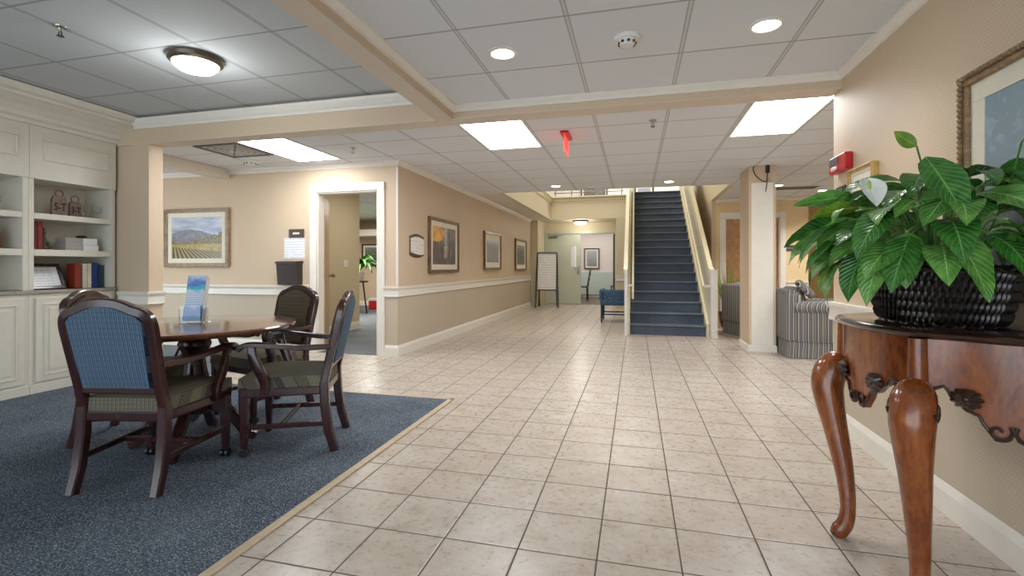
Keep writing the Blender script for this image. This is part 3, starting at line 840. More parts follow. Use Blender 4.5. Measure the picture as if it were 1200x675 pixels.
# framed certificate leaning
t = thing('framed_certificate', 'black framed certificate leaning on the bottom shelf', 'picture', (XB - 0.115, 3.222, S1 + 0.001), 0)
R = Matrix.Rotation(math.radians(-24), 4, 'Y')
def ringbox(m, w, h, f, d, ax='x'):
    """rectangular frame centred on origin in (a,z); thickness d"""
    for a0, a1, b0, b1 in ((-w / 2, w / 2, -h / 2, -h / 2 + f), (-w / 2, w / 2, h / 2 - f, h / 2), (-w / 2, -w / 2 + f, -h / 2 + f, h / 2 - f), (w / 2 - f, w / 2, -h / 2 + f, h / 2 - f)):
        if ax == 'x': m.box(-d / 2, d / 2, a0, a1, b0, b1, min(f, d) * 0.2)
        else: m.box(a0, a1, -d / 2, d / 2, b0, b1, min(f, d) * 0.2)
    return m
m = MB(); ringbox(m, 0.30, 0.252, 0.032, 0.024); m.move(R @ Matrix.Translation((0, 0, 0.126 + 0.0))).build('frame', 'frame_dark', t)
m = MB(); m.box(-0.006, 0.002, -0.13, 0.13, -0.104, 0.104); m.move(R @ Matrix.Translation((0, 0, 0.126)))
def cert():
    k = NT('certificate_sheet')
    x, y, z = k.sep(k.obj())[:3]
    f = k.math('FRACT', k.math('MULTIPLY', z, 42.0))
    ln = k.math('MULTIPLY', k.math('LESS_THAN', f, 0.28), k.math('LESS_THAN', k.math('ABSOLUTE', y), 0.075))
    ln = k.math('MULTIPLY', ln, k.math('GREATER_THAN', k.noise(k.comb(k.math('MULTIPLY', y, 60.0), k.math('FLOOR', k.math('MULTIPLY', z, 42.0)), 0.0), 1.0), 0.45))
    return k.done(k.mix(k.math('MULTIPLY', ln, 0.6), rgb(226, 230, 236), rgb(110, 118, 134)), 0.3)
M['cert'] = cert()
m.build('certificate', 'cert', t)
# pot on the left unit
t = thing('brown_jar', 'brown jar on the middle shelf at the left edge', 'jar', (XB - 0.15, 2.845, S2), 0)
M['jar'] = plain('brown_glaze', rgb(116, 62, 34), 0.35, var=0.2)
MB().lathe([(0.05, 0), (0.062, 0.03), (0.06, 0.12), (0.045, 0.15), (0.045, 0.16)], n=24).build('body', 'jar', t, smooth=True)
MB().lathe([(0.05, 0.16), (0.05, 0.172), (0.02, 0.19), (0.014, 0.21), (0.0, 0.215)], n=24).build('lid', 'black', t, smooth=True)

# ================================================================== pictures
def picture(name, label, w, h, fw, mw, loc, rz, mframe, mart, depth=0.035, group=None, beads=False, matb='mat'):
    t = thing(name, label, 'picture', loc, rz, group)
    m = MB(); ringbox(m, w, h, fw, depth, 'y')
    ringbox(m, w - 0.006, h - 0.006, fw * 0.35, depth + 0.014, 'y')
    if beads:
        for k in range(int(h / 0.022)):
            for s in (-1, 1): m.sphere((s * (w / 2 - fw * 0.3), -depth / 2 - 0.006, -h / 2 + 0.011 + k * 0.022), 0.011, 1, 1, 1, 8, 6)
        for k in range(int(w / 0.022)):
            m.sphere((-w / 2 + 0.011 + k * 0.022, -depth / 2 - 0.006, h / 2 - fw * 0.3), 0.011, 1, 1, 1, 8, 6)
    m.build('frame', mframe, t)
    mb = MB(); ringbox(mb, w - 2 * fw + 0.004, h - 2 * fw + 0.004, mw + 0.002, 0.006, 'y'); mb.build('mat_board', matb, t)
    a = MB(); a.box(-w / 2 + fw + mw, w / 2 - fw - mw, 0.001, 0.006, -h / 2 + fw + mw, h / 2 - fw - mw); a.build('artwork', mart, t)
    return t
M['vine'] = vineyard()
picture('framed_painting', 'wide framed vineyard landscape above the chair rail beside the column', 1.10, 0.81, 0.055, 0.065, (-5.892, YO - 0.021, 1.509), 0, 'frame_champ', 'vine')
def street():
    k = NT('street_scene_art')
    x, y, z = k.sep(k.obj())[:3]
    v = k.comb(x, z, 0.0)
    n = k.noise(v, 7.0, 4.0, 0.7, 0.8)
    c = k.ramp(k.noise(k.comb(k.math('MULTIPLY', x, 3.0), z, 0.0), 4.0, 5.0, 0.7), [(0.30, rgb(44, 36, 46)), (0.45, rgb(86, 72, 78)), (0.58, rgb(116, 104, 104)), (0.72, rgb(168, 150, 132))])
    dx = k.math('DIVIDE', k.math('ADD', x, 0.30), 0.30); dz = k.math('DIVIDE', k.math('SUBTRACT', z, 0.19), 0.15)
    r = k.math('ADD', k.math('ADD', k.math('MULTIPLY', dx, dx), k.math('MULTIPLY', dz, dz)), k.math('MULTIPLY', k.math('SUBTRACT', n, 0.5), 1.2))
    c = k.mix(k.math('LESS_THAN', r, 0.9), c, k.ramp(n, [(0.35, rgb(196, 110, 34)), (0.6, rgb(236, 178, 60))]))
    st = k.math('LESS_THAN', k.math('ABSOLUTE', k.math('ADD', k.math('SUBTRACT', x, 0.04), k.math('MULTIPLY', k.math('SUBTRACT', n, 0.5), 0.25))), 0.055)
    st = k.math('MULTIPLY', st, k.math('GREATER_THAN', z, -0.18))
    c = k.mix(k.math('MULTIPLY', st, 0.75), c, k.ramp(k.noise(v, 18.0, 3.0), [(0.35, rgb(150, 140, 134)), (0.65, rgb(222, 214, 200))]))
    return k.done(c, 0.35)
M['art1'] = street()
M['art2'] = art('blue_grey_art', [(0.0, rgb(116, 112, 124)), (0.4, rgb(146, 140, 146)), (0.65, rgb(128, 134, 150)), (0.8, rgb(190, 196, 206)), (1.0, rgb(120, 128, 148))],
                [(0.3, rgb(86, 88, 104)), (0.5, rgb(204, 198, 196)), (0.7, rgb(120, 110, 120))], 0.38, 7.0, 0.6)
M['art3'] = art('garden_art', [(0.0, rgb(160, 150, 140)), (0.3, rgb(70, 72, 64)), (0.6, rgb(92, 96, 88)), (1.0, rgb(166, 176, 180))],
                [(0.3, rgb(44, 50, 46)), (0.5, rgb(190, 184, 174)), (0.7, rgb(90, 98, 96))], 0.39, 7.0, 0.6)
g = 'framed prints along the corridor wall'
picture('framed_print', 'brown framed street scene with orange umbrella, nearest the white plaque', 1.16, 0.81, 0.05, 0.075, (XL + 0.022, 6.92, 1.423), PI / 2, 'frame_brown', 'art1', group=g)
picture('framed_print', 'brown framed bluish print, middle one on the corridor wall', 1.16, 0.76, 0.05, 0.10, (XL + 0.022, 9.50, 1.43), PI / 2, 'frame_brown', 'art2', group=g)
picture('framed_print', 'dark framed garden print on the corridor wall, closest to the easel', 1.16, 0.79, 0.05, 0.10, (XL + 0.022, 12.0, 1.408), PI / 2, 'frame_brown', 'art3', group=g)
M['art4'] = art('blue_tree_art', [(0.0, rgb(122, 118, 132)), (0.3, rgb(146, 148, 156)), (0.5, rgb(140, 156, 164)), (1.0, rgb(126, 152, 164))],
                [(0.3, rgb(96, 116, 128)), (0.5, rgb(176, 192, 198)), (0.7, rgb(110, 128, 136))], 0.36, 3.0, 0.45)
picture('gilt_framed_print', 'large gilt framed blue print on the right wall above the plant', 1.12, 0.92, 0.05, 0.075, (XR - 0.022, 1.872, 1.435), -PI / 2, 'frame_gold', 'art4', beads=True)
M['artcert'] = scribble('small_notice_sheet', rgb(238, 232, 216), rgb(120, 116, 110), 26.0, 0.45)
picture('small_gilt_frame', 'small bright gilt frame with white notice, behind the white flower', 0.335, 0.42, 0.022, 0.02, (XR - 0.02, 3.377, 1.508), -PI / 2, 'gilt', 'artcert', 0.028)
M['art5'] = art('dining_room_art', [(0.0, rgb(120, 124, 120)), (0.5, rgb(150, 160, 164)), (1.0, rgb(176, 186, 190))],
                [(0.3, rgb(100, 110, 112)), (0.5, rgb(206, 196, 190)), (0.7, rgb(150, 120, 112))], 0.3, 6.0, 0.6)
picture('dining_room_print', 'brown framed print on the dining room wall through the far door', 0.56, 0.76, 0.04, 0.06, (-1.55, 17.97, 1.415), 0, 'frame_dark', 'art5')
picture('office_print', 'dark framed print on the far office wall behind the fern', 0.9, 0.62, 0.04, 0.06, (-7.12, 12.37, 1.45), 0, 'frame_dark', 'art3')
picture('upstairs_print', 'dark framed print at the top of the stairs, left of the railing', 0.9, 0.5, 0.05, 0.05, (-1.35, 16.57, 3.62), 0, 'frame_dark', 'art3')
picture('upstairs_print', 'dark framed print straight above the top stair', 0.62, 0.42, 0.05, 0.05, (0.28, 16.57, 3.60), 0, 'frame_dark', 'art2')

# plaque on the corridor wall: curved top and foot
t = thing('wall_mounted_plaque', 'white wall plaque with curved brown top beside the first print', 'plaque', (XL + 0.002, 5.975, 1.385), PI / 2)
N = 14
pw, ph = 0.21, 0.15
top = [(-pw + 2 * pw * k / N, 0.125 + 0.035 * math.sin(PI * k / N)) for k in range(N + 1)]
bot = [(pw - 2 * pw * k / N, -0.125 - 0.03 * math.sin(PI * k / N)) for k in range(N + 1)]
MB().prism(top + bot, -0.012, 0.0, 'y').build('backing', 'plq_brown' if 'plq_brown' in M else 'bronze', t)
top2 = [(-pw * .95 + 1.9 * pw * k / N, 0.095 + 0.028 * math.sin(PI * k / N)) for k in range(N + 1)]
bot2 = [(pw * .95 - 1.9 * pw * k / N, -0.105 - 0.02 * math.sin(PI * k / N + 0.6) + 0.01) for k in range(N + 1)]
M['plq'] = scribble('plaque_sheet', rgb(230, 222, 214), rgb(120, 100, 110), 22.0, 0.5)
MB().prism(top2 + bot2, -0.016, -0.0125, 'y').build('face', 'plq', t)
# small sign, paper and dark document box by the office door
t = thing('room_sign', 'small dark brown room sign beside the office door', 'sign', (-4.289, YO - 0.001, 1.545), 0)
M['signbrown'] = plain('dark_brown_sign', rgb(74, 58, 50), 0.45, var=0.05)
MB().box(-0.115, 0.115, -0.014, 0, -0.055, 0.055, 0.004).build('plate', 'signbrown', t)
MB().box(-0.05, 0.05, -0.0155, -0.0142, -0.012, 0.010).build('name_strip', 'mat', t)
M['notice'] = scribble('pinned_notice', rgb(232, 234, 238), rgb(120, 126, 140), 30.0, 0.42)
tag(MB().box(-0.155, 0.155, -0.003, 0, -0.135, 0.135).build('paper_notice', 'notice', None, (-4.325, YO - 0.001, 1.352)), 'white paper notice on the wall above the dark document box', 'notice')
t = thing('document_box', 'dark brown document box on the wall below the paper notice', 'letter box', (-4.352, YO - 0.001, 1.03), 0)
M['boxbrown'] = plain('dark_brown_box', rgb(52, 42, 40), 0.45, var=0.06)
MB().prism([(0, -0.155), (-0.10, -0.155), (-0.13, 0.12), (0, 0.12)], -0.150, 0.150, 'x').build('body', 'boxbrown', t)
MB().prism([(0.0, 0.12), (-0.14, 0.12), (-0.135, 0.145), (0, 0.155)], -0.16, 0.16, 'x').build('lid', 'boxbrown', t)
# right wall devices
t = thing('wall_mounted_fire_alarm', 'red fire alarm horn on the right wall', 'fire alarm', (XR - 0.001, 3.68, 1.795), -PI / 2)
MB().box(-0.13, 0.13, -0.05, 0.0, -0.055, 0.055, 0.008).build('housing', 'red', t)
m = MB()
for i in range(4): m.box(-0.115, 0.03, -0.054, -0.049, 0.002 + i * 0.011, 0.009 + i * 0.011)
m.box(-0.118, 0.033, -0.051, -0.0495, -0.003, 0.047)
m.build('horn_grille', 'grey', t)
MB().box(-0.07, 0.02, -0.062, -0.0495, -0.042, -0.016, 0.006).build('strobe_lens', 'white', t)
t = thing('wall_switch', 'small dark plate on the right wall below the fire alarm', 'switch plate', (XR - 0.001, 3.73, 1.618), -PI / 2)
MB().box(-0.075, 0.075, -0.008, 0, -0.033, 0.033, 0.003).build('plate', 'black', t)
MB().box(-0.035, 0.035, -0.0125, -0.0075, -0.016, 0.016, 0.003).build('rocker', 'grey', t)
t = thing('lounge_sign', 'small dark sign plate on the ochre lounge wall', 'sign', (2.84, 10.199, 1.465), 0)
MB().box(-0.135, 0.135, -0.014, 0, -0.055, 0.055, 0.004).build('plate', 'signbrown', t)
MB().box(-0.09, 0.09, -0.0155, -0.0142, -0.016, 0.012).build('name_strip', 'grey', t)
t = thing('light_switch', 'white light switch on the wall inside the office', 'switch plate', (-4.799, 7.32, 1.16), PI / 2)
MB().box(-0.06, 0.06, -0.006, 0, -0.06, 0.06, 0.002).build('plate', 'white', t)
MB().box(-0.03, -0.012, -0.011, -0.005, -0.02, 0.02).box(0.012, 0.03, -0.011, -0.005, -0.02, 0.02).build('toggle', 'white', t)

# ================================================================== ceiling fittings
def panel_light(x0, x1, y0, y1, label):
    t = thing('ceiling_light_panel', label, 'ceiling light', ((x0 + x1) / 2, (y0 + y1) / 2, ZC), 0, 'square fluorescent ceiling panels')
    a, b = (x1 - x0) / 2, (y1 - y0) / 2
    m = MB()
    for u0, u1, v0, v1 in ((-a, a, -b, -b + .02), (-a, a, b - .02, b), (-a, -a + .02, -b + .02, b - .02), (a - .02, a, -b + .02, b - .02)):
        m.box(u0, u1, v0, v1, -0.006, 0.0)
    m.build('frame', 'white', t)
    MB().box(-a + .02, a - .02, -b + .02, b - .02, -0.003, -0.001).build('diffuser', 'panel_emit', t)
panel_light(-1.585, -0.975, 3.98, 5.20, 'bright rectangular ceiling panel left of the red exit sign')
panel_light(0.905, 1.505, 4.05, 5.28, 'bright rectangular ceiling panel above the pillar and right wall')
panel_light(-4.06, -3.46, 3.98, 5.20, 'bright rectangular ceiling panel in front of the office door')
def can(x, y, label, z=ZC, r=0.07, g='recessed ceiling lamps'):
    t = thing('recessed_ceiling_light', label, 'ceiling light', (x, y, z), 0, g)
    MB().lathe([(r, -0.001), (r + 0.022, -0.001), (r + 0.022, -0.006), (r, -0.010)], n=28, cap=False).build('trim_ring', 'white', t, smooth=True)
    MB().cyl((0, 0, -0.003), r, 0.003, 28).build('lamp_face', 'can_emit', t)
can(-0.79, 2.872, 'round recessed lamp left of the smoke detector')
can(0.69, 2.891, 'round recessed lamp nearest the right wall')
can(-1.25, 7.80, 'small recessed lamp at the ceiling edge left of the stairs')
can(0.50, 7.80, 'small recessed lamp at the ceiling edge above the stairs')
can(3.11, 9.36, 'recessed lamp in the lounge, beyond the red fire alarm')
can(2.6, 6.2, 'added recessed lamp lighting the lounge over the striped armchair', r=0.09)  # added lamp, brightens the near part of the lounge
can(2.2, 8.6, 'added recessed lamp lighting the lounge over its plant', r=0.09)  # added lamp, brightens the back of the lounge
# left dome lamp
t = thing('dome_ceiling_light', 'bronze rimmed dome lamp on the grey tray ceiling', 'ceiling light', (-3.0, 2.76, ZT), 0)
MB().lathe([(0.155, 0.0), (0.175, -0.012), (0.17, -0.035), (0.148, -0.05), (0.138, -0.045)], n=40, cap=False).build('rim', 'bronze', t, smooth=True)
MB().lathe([(0.145, -0.042), (0.14, -0.062), (0.11, -0.088), (0.06, -0.104), (0.0, -0.108)], n=40, cap=False).build('dome_glass', 'dome_emit', t, smooth=True)
t = thing('dome_ceiling_light', 'small dome lamp on the ceiling in front of the far doors', 'ceiling light', (-1.50, 13.75, ZC), 0)
MB().lathe([(0.20, 0.0), (0.22, -0.012), (0.21, -0.04), (0.18, -0.05)], n=32, cap=False).build('rim', 'bronze', t, smooth=True)
MB().lathe([(0.185, -0.045), (0.17, -0.08), (0.11, -0.11), (0.0, -0.125)], n=32, cap=False).build('dome_glass', 'dome_emit', t, smooth=True)
# smoke detectors
def detector(x, y, z, label, r=0.075):
    t = thing('smoke_detector', label, 'smoke detector', (x, y, z), 0)
    MB().lathe([(r, 0), (r, -0.012), (r * 0.9, -0.02), (r * 0.6, -0.02)], n=32).build('base', 'white', t, smooth=True)
    MB().lathe([(r * 0.7, -0.019), (r * 0.68, -0.034), (r * 0.5, -0.05), (0, -0.052)], n=32, cap=False).build('head', 'white', t, smooth=True)
    m = MB()
    for k in range(9):
        a = k * 2 * PI / 9
        m.box(-0.007, 0.007, -0.004, 0.004, -0.006, 0.006, 0.0, rot=Matrix.Translation((r * 0.66 * math.cos(a), r * 0.66 * math.sin(a), -0.037)) @ Matrix.Rotation(a + PI / 2, 4, 'Z'))
    m.build('sensor_slots', 'black', t)
detector(-0.045, 2.85, ZC, 'white smoke detector between the two front recessed lamps', 0.073)
detector(-4.62, 5.02, ZC, 'white smoke detector on the corridor ceiling beside the air vent', 0.11)
detector(-0.70, 8.0, ZC, 'small white smoke detector at the ceiling edge beyond the exit sign', 0.06)
def sprinkler(x, y, z, label):
    t = thing('ceiling_sprinkler', label, 'sprinkler', (x, y, z), 0, 'ceiling sprinkler heads')
    MB().lathe([(0.035, 0), (0.033, -0.006), (0.014, -0.010), (0.009, -0.03), (0.009, -0.036)], n=20).build('escutcheon', 'metal', t, smooth=True)
    m = MB().lathe([(0.0, -0.056), (0.018, -0.056), (0.02, -0.060), (0.0, -0.060)], n=14, cap=False)
    m.tube([(-0.011, 0, -0.034), (-0.014, 0, -0.045), (-0.002, 0, -0.058)], 0.003, 6).tube([(0.011, 0, -0.034), (0.014, 0, -0.045), (0.002, 0, -0.058)], 0.003, 6)
    m.build('deflector', 'bronze', t)
sprinkler(0.152, 4.523, ZC, 'sprinkler head on the ceiling right of the exit sign')
sprinkler(-3.42, 2.20, ZT, 'sprinkler head on the grey tray ceiling beside the dome lamp')
sprinkler(-3.02, 4.75, ZC, 'sprinkler head beside the office ceiling panel')
# exit sign: ceiling canopy with an edge-lit hanging panel seen almost edge on
t = thing('exit_sign', 'red lit exit sign hanging from the ceiling', 'exit sign', (-0.665, 4.80, ZC), 0)
MB().box(-0.04, 0.04, -0.16, 0.16, -0.022, 0.0, 0.004).build('canopy', 'red', t)
def exit_face():
    k = NT('red_edge_lit_acrylic')
    k.b.inputs['Emission Color'].default_value = (1, 0.12, 0.1, 1)
    k.b.inputs['Emission Strength'].default_value = 0.55
    k.b.inputs['Alpha'].default_value = 0.75
    return k.done(rgb(236, 120, 112), 0.2)
M['exitface'] = exit_face()
MB().box(-0.005, 0.005, -0.14, 0.14, -0.20, -0.022, 0.002).build('lit_panel', 'exitface', t)
text('lettering', 'EXIT', 0.13, 'exit_emit', t, (0.0065, 0, -0.115), (PI / 2, 0, PI / 2), 0.0008)
# air vents
t = thing('air_vent', 'dark slotted air vent on the corridor ceiling by the left panel', 'air vent', (-4.37, 4.52, ZC), 0)
m = MB(); ringbox2 = ((-0.28, 0.28, -0.28, -0.25), (-0.28, 0.28, 0.25, 0.28), (-0.28, -0.25, -0.25, 0.25), (0.25, 0.28, -0.25, 0.25))
for q in ringbox2: m.box(*q, -0.012, 0.0)
m.build('frame', 'grey', t)
MB().box(-0.25, 0.25, -0.25, 0.25, -0.003, -0.001).build('throat', 'grey', t)
m = MB()
for k in range(5):
    h = 0.045 + k * 0.045
    for q in ((-h, h, -h, -h + .014), (-h, h, h - .014, h), (-h, -h + .014, -h, h), (h - .014, h, -h, h)): m.box(*q, -0.012 + 0.001 * k, -0.005)
m.build('louvre', 'white', t)
t = thing('air_vent', 'long grey air vent on the lounge ceiling beyond the pillar', 'air vent', (2.45, 8.9, ZC), 0)
MB().box(-0.45, 0.45, -0.16, 0.16, -0.010, 0.0, 0.003).build('frame', 'white', t)
m = MB()
for k in range(7): m.box(-0.42, 0.42, -0.135 + k * 0.042, -0.115 + k * 0.042, -0.016, -0.0095)
m.build('louvre', 'grey', t)

# ================================================================== staircase
SY, RISE, RUN, NST = 8.20, 0.168, 0.272, 18
SX0, SX1 = -0.085, 1.085
st = thing('staircase', 'blue carpeted staircase with cream rails rising to the upper floor', 'stairs', (0, SY, 0))
for i in range(NST):
    y0 = i * RUN; z1 = (i + 1) * RISE
    m = MB()
    zb = max(0.0, z1 - 2.2 * RISE)
    m.prism([(y0 + 0.012, zb), (y0 + 0.012, z1 - 0.035), (y0 - 0.012, z1 - 0.03), (y0 - 0.016, z1 - 0.012), (y0 - 0.006, z1), (y0 + RUN + 0.012, z1), (y0 + RUN + 0.012, zb)], SX0, SX1, 'x')
    sp_ = m.build('step', 'stairs', st)
    MB().box(SX0, SX1, y0 - 0.019, y0 + 0.012, z1 - 0.014, z1 + 0.002, 0.004).build('nosing', 'nosing', sp_)
SL = RISE / RUN
def slope_box(m, x0, x1, za, zb, ya, yb):
    """sloped slab between heights za..zb above the nosing line"""
    m.prism([(ya, SL * ya + za), (yb, SL * yb + za), (yb, SL * yb + zb), (ya, SL * ya + zb)], x0, x1, 'x')
    return m
YE = NST * RUN
for x0, x1 in ((SX0 - 0.045, SX0 - 0.002), (SX1 + 0.002, SX1 + 0.045)):
    m = MB(); m.prism([(-0.03, 0), (-0.03, 0.20), (0.0, 0.22), (YE, SL * YE + 0.22), (YE, SL * YE - 0.25), (0.55, 0.0)], x0, x1, 'x'); m.build('stringer', 'rail', st)
# solid guards above the stringers
def guard(x0, x1, xn0, xn1):
    m = MB(); m.prism([(-0.15, 0.22), (-0.15, 1.02), (0, 1.06), (YE, SL * YE + 1.06), (YE, SL * YE + 0.18), (0.0, 0.20)], x0, x1, 'x'); m.build('guard_panel', 'guard', st)
    m = MB(); m.prism([(-0.15, 1.02), (0, 1.06), (YE, SL * YE + 1.06), (YE, SL * YE + 1.11), (0, 1.11), (-0.15, 1.07)], x0 - 0.016, x1 + 0.016, 'x'); m.build('guard_cap', 'rail', st)
    m = MB(); m.box(xn0, xn1, -0.26, -0.15, 0.0, 1.06, 0.006); m.build('newel_post', 'newel', st)
guard(SX0 - 0.085, SX0 - 0.050, SX0 - 0.085, SX0 - 0.035)
guard(SX1 + 0.050, SX1 + 0.085, SX1 + 0.04, SX1 + 0.135)
# round handrails on brackets
for x, s in ((SX0 + 0.045, -1), (SX1 - 0.045, 1)):
    m = MB()
    m.tube([(x, -0.12, 0.60), (x, -0.17, 0.64), (x, -0.18, 0.72), (x, -0.14, 0.79), (x, 0.0, 0.85), (x, YE, SL * YE + 0.85)] if s < 0 else [(x, -0.12, 0.80), (x, 0.0, 0.85), (x, YE, SL * YE + 0.85)], 0.020, 10)
    m.build('handrail', 'rail', st, smooth=True)
    m = MB()
    for k in range(5):
        yy = 0.05 + k * 1.1
        z = SL * yy + 0.83
        m.tube([(x, yy, z), (x + s * 0.03, yy, z - 0.05), (x + s * 0.105, yy, z - 0.05)], 0.007, 8)
    m.box(min(x, x + s * 0.11), max(x, x + s * 0.11), -0.19, -0.15, 0.795, 0.82)
    m.build('rail_bracket', 'newel', st)
# upper railing seen above the far fascia
rl = thing('upstairs_railing', 'dark upstairs railing above the far fascia', 'railing', (-1.35, 13.35, 3.03))
MB().tube([(-0.85, 0, 0.33), (1.05, 0, 0.33)], 0.02, 8).tube([(-0.85, 0, 0.12), (1.05, 0, 0.12)], 0.012, 8).build('top_rail', 'bronze', rl)
for k in range(5): MB().cyl((-0.8 + k * 0.45, 0, 0.165), 0.012, 0.33, 8).build('post', 'bronze', rl)

# ================================================================== pillar with cable
PX0, PX1, PY0, PY1 = 1.437, 1.758, 6.90, 7.45
m = MB().box(PX0, PX1, PY0, PY1, 0, ZC)
struct('pillar', m, 'pillar' if 'pillar' in M else 'paper')
crown('baseboard_pillar', [((PX0, PY1), (-1, 0)), ((PX0, PY0), (-1, -1)), ((PX1, PY0), (1, -1)), ((PX1, PY1), (1, 0))], 0.0, 'trim', [(0, 0), (0.012, 0), (0.012, 0.08), (0, 0.09)])
struct('trim_pillar_face', MB().box(PX0 + 0.03, PX1 - 0.03, PY0 - 0.006, PY0, 0.09, ZC - 0.22, 0.003), 'trim')
t = thing('pillar_antenna', 'black antenna box with trailing cable at the top of the pillar', 'antenna', (1.655, PY0 - 0.001, 2.30), 0)
MB().box(-0.022, 0.022, -0.045, 0, 0.02, 0.12, 0.006).build('box', 'black', t)
MB().tube(catmull([(-0.16, -0.012, 0.12), (-0.165, -0.016, 0.06), (-0.13, -0.02, -0.02), (-0.06, -0.02, -0.08), (-0.015, -0.02, -0.09)], 6), 0.006, 6).tube([(0.0, -0.02, 0.03), (-0.005, -0.02, -0.10), (-0.02, -0.02, -0.22)], 0.005, 6).build('cable', 'black', t)
MB().tube([(0, -0.02, -0.03), (0.05, -0.02, -0.10), (-0.03, -0.02, -0.10), (0, -0.02, -0.03)], 0.005, 6).build('clip', 'metal', t)

# ================================================================== dining chairs round the table
def cushion(m, x, y, z, sx, sy, sz, nx=8, ny=8, crown_h=0.02):
    pass
def make_chair(label):
    t = thing('dining_armchair', label, 'chair', (0, 0, 0), 0, 'dining armchairs round the table')
    # seat cushion (domed, fuller at the front)
    m = MB(); n = 10
    def outline(s, tt, z):
        hw = 0.245 - 0.035 * (1 - tt)            # narrower at the back
        return (s * hw, -0.225 + tt * 0.465, z)
    top = [[m.bm.verts.new((outline(-1 + 2 * i / n, j / n, 0.452 + 0.030 * (1 - abs(-1 + 2 * i / n) ** 4) * (1 - abs(-1 + 2 * j / n) ** 4)))) for i in range(n + 1)] for j in range(n + 1)]
    for j in range(n):
        for i in range(n): m.bm.faces.new((top[j][i], top[j][i + 1], top[j + 1][i + 1], top[j + 1][i]))
    ring = [top[0][i] for i in range(n + 1)] + [top[j][n] for j in range(1, n + 1)] + [top[n][i] for i in range(n - 1, -1, -1)] + [top[j][0] for j in range(n - 1, 0, -1)]
    low = [m.bm.verts.new((v.co.x * 1.01, v.co.y + (0.004 if v.co.y > 0 else -0.004), 0.385)) for v in ring]
    for k in range(len(ring)):
        j = (k + 1) % len(ring); m.bm.faces.new((ring[k], ring[j], low[j], low[k]))
    m.bm.faces.new(low)
    m.build('seat', 'fab_seat', t, smooth=True, angle=50)
    # seat rails
    m = MB()
    m.bar([(-0.235, 0.225, 0.365), (0.235, 0.225, 0.365)], 0.026, 0.05).bar([(-0.205, -0.225, 0.365), (0.205, -0.225, 0.365)], 0.026, 0.05)
    for s in (-1, 1): m.bar([(s * 0.208, -0.225, 0.365), (s * 0.240, 0.225, 0.365)], 0.024, 0.05)
    m.build('seat_frame', 'maho', t)
    # back: pad between shaped stiles, camel crest
    lean = lambda z: -0.225 - 0.11 * (z - 0.42) / 0.5
    pts = [(-0.175, 0.515), (0.175, 0.515)]
    def crest(x):       # underside of the crest
        a = abs(x) / 0.19
        return 0.912 - 0.040 * min(1, a / 0.7) ** 1.6 - 0.045 * max(0, (a - 0.7) / 0.3) ** 2
    xs = [-0.185 + 0.37 * k / 14 for k in range(15)]
    for nm, mt, d0, d1, dome in (('back_cushion', 'fab_dark', 0.006, 0.034, 0.014), ('back_panel', 'fab_back_daylit', -0.026, 0.004, -0.006)):
        m = MB(); rows = 8; G = []
        for r in range(rows + 1):
            row = []
            for x in xs:
                zt = crest(x); z = 0.512 + (zt - 0.512) * r / rows
                xx = x * (0.90 + 0.10 * r / rows)
                f = (1 - (abs(x) / 0.185) ** 4) * (1 - abs(-1 + 2 * r / rows) ** 4)
                row.append((xx, z, f))
            G.append(row)
        A = [[m.bm.verts.new((x, lean(z) + (d1 if d1 > 0.01 else d0) + dome * f, z)) for x, z, f in row] for row in G]
        B = [[m.bm.verts.new((x, lean(z) + (d0 if d1 > 0.01 else d1), z)) for x, z, f in row] for row in G]
        C = len(xs)
        for r in range(rows):
            for i in range(C - 1):
                m.bm.faces.new((A[r][i], A[r][i + 1], A[r + 1][i + 1], A[r + 1][i])); m.bm.faces.new((B[r][i], B[r + 1][i], B[r + 1][i + 1], B[r][i + 1]))
        ra = A[0] + [A[r][-1] for r in range(1, rows + 1)] + A[-1][-2::-1] + [A[r][0] for r in range(rows - 1, 0, -1)]
        rb = B[0] + [B[r][-1] for r in range(1, rows + 1)] + B[-1][-2::-1] + [B[r][0] for r in range(rows - 1, 0, -1)]
        for k in range(len(ra)):
            j = (k + 1) % len(ra); m.bm.faces.new((ra[k], ra[j], rb[j], rb[k]))
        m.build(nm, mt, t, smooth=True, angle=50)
    m = MB()
    half = [(-0.206, 0.40), (-0.203, 0.50), (-0.207, 0.62), (-0.212, 0.74), (-0.213, 0.81), (-0.204, 0.853), (-0.178, 0.878), (-0.140, 0.890), (-0.105, 0.906), (-0.06, 0.921), (0.0, 0.926)]
    full = half + [(-x, z) for x, z in reversed(half[:-1])]
    fp = catmull([(x, lean(z), z) for x, z in full], 4)
    m.bar(fp, [0.046] * len(fp), [0.042] * len(fp), up=(0, 1, 0))
    m.bar([(-0.19, lean(0.498), 0.498), (0.19, lean(0.498), 0.498)], 0.034, 0.036)
    m.build('back_frame', 'maho', t, smooth=True, angle=35)
    # legs
    for s in (-1, 1):
        MB().bar([(s * 0.206, -0.222, 0.41), (s * 0.207, -0.226, 0.28), (s * 0.208, -0.248, 0.12), (s * 0.210, -0.282, 0.0)], [0.048, 0.050, 0.048, 0.042], [0.050, 0.052, 0.050, 0.046], up=(0, 1, 0)).build('leg', 'maho', t, smooth=True, angle=35)
    for s in (-1, 1):
        L = MB().bar([(s * 0.222, 0.215, 0.40), (s * 0.222, 0.215, 0.30), (s * 0.224, 0.216, 0.06), (s * 0.224, 0.216, 0.045)], [0.052, 0.050, 0.034, 0.030], [0.052, 0.050, 0.034, 0.030], up=(0, 1, 0)).build('leg', 'maho', t, smooth=True, angle=35)
        c = MB().cyl((s * 0.224 - 0.014, 0.214, 0.0235), 0.0235, 0.016, 18, axis='x').cyl((s * 0.224 + 0.014, 0.214, 0.0235), 0.0235, 0.016, 18, axis='x').cyl((s * 0.224, 0.216, 0.042), 0.008, 0.02, 10)
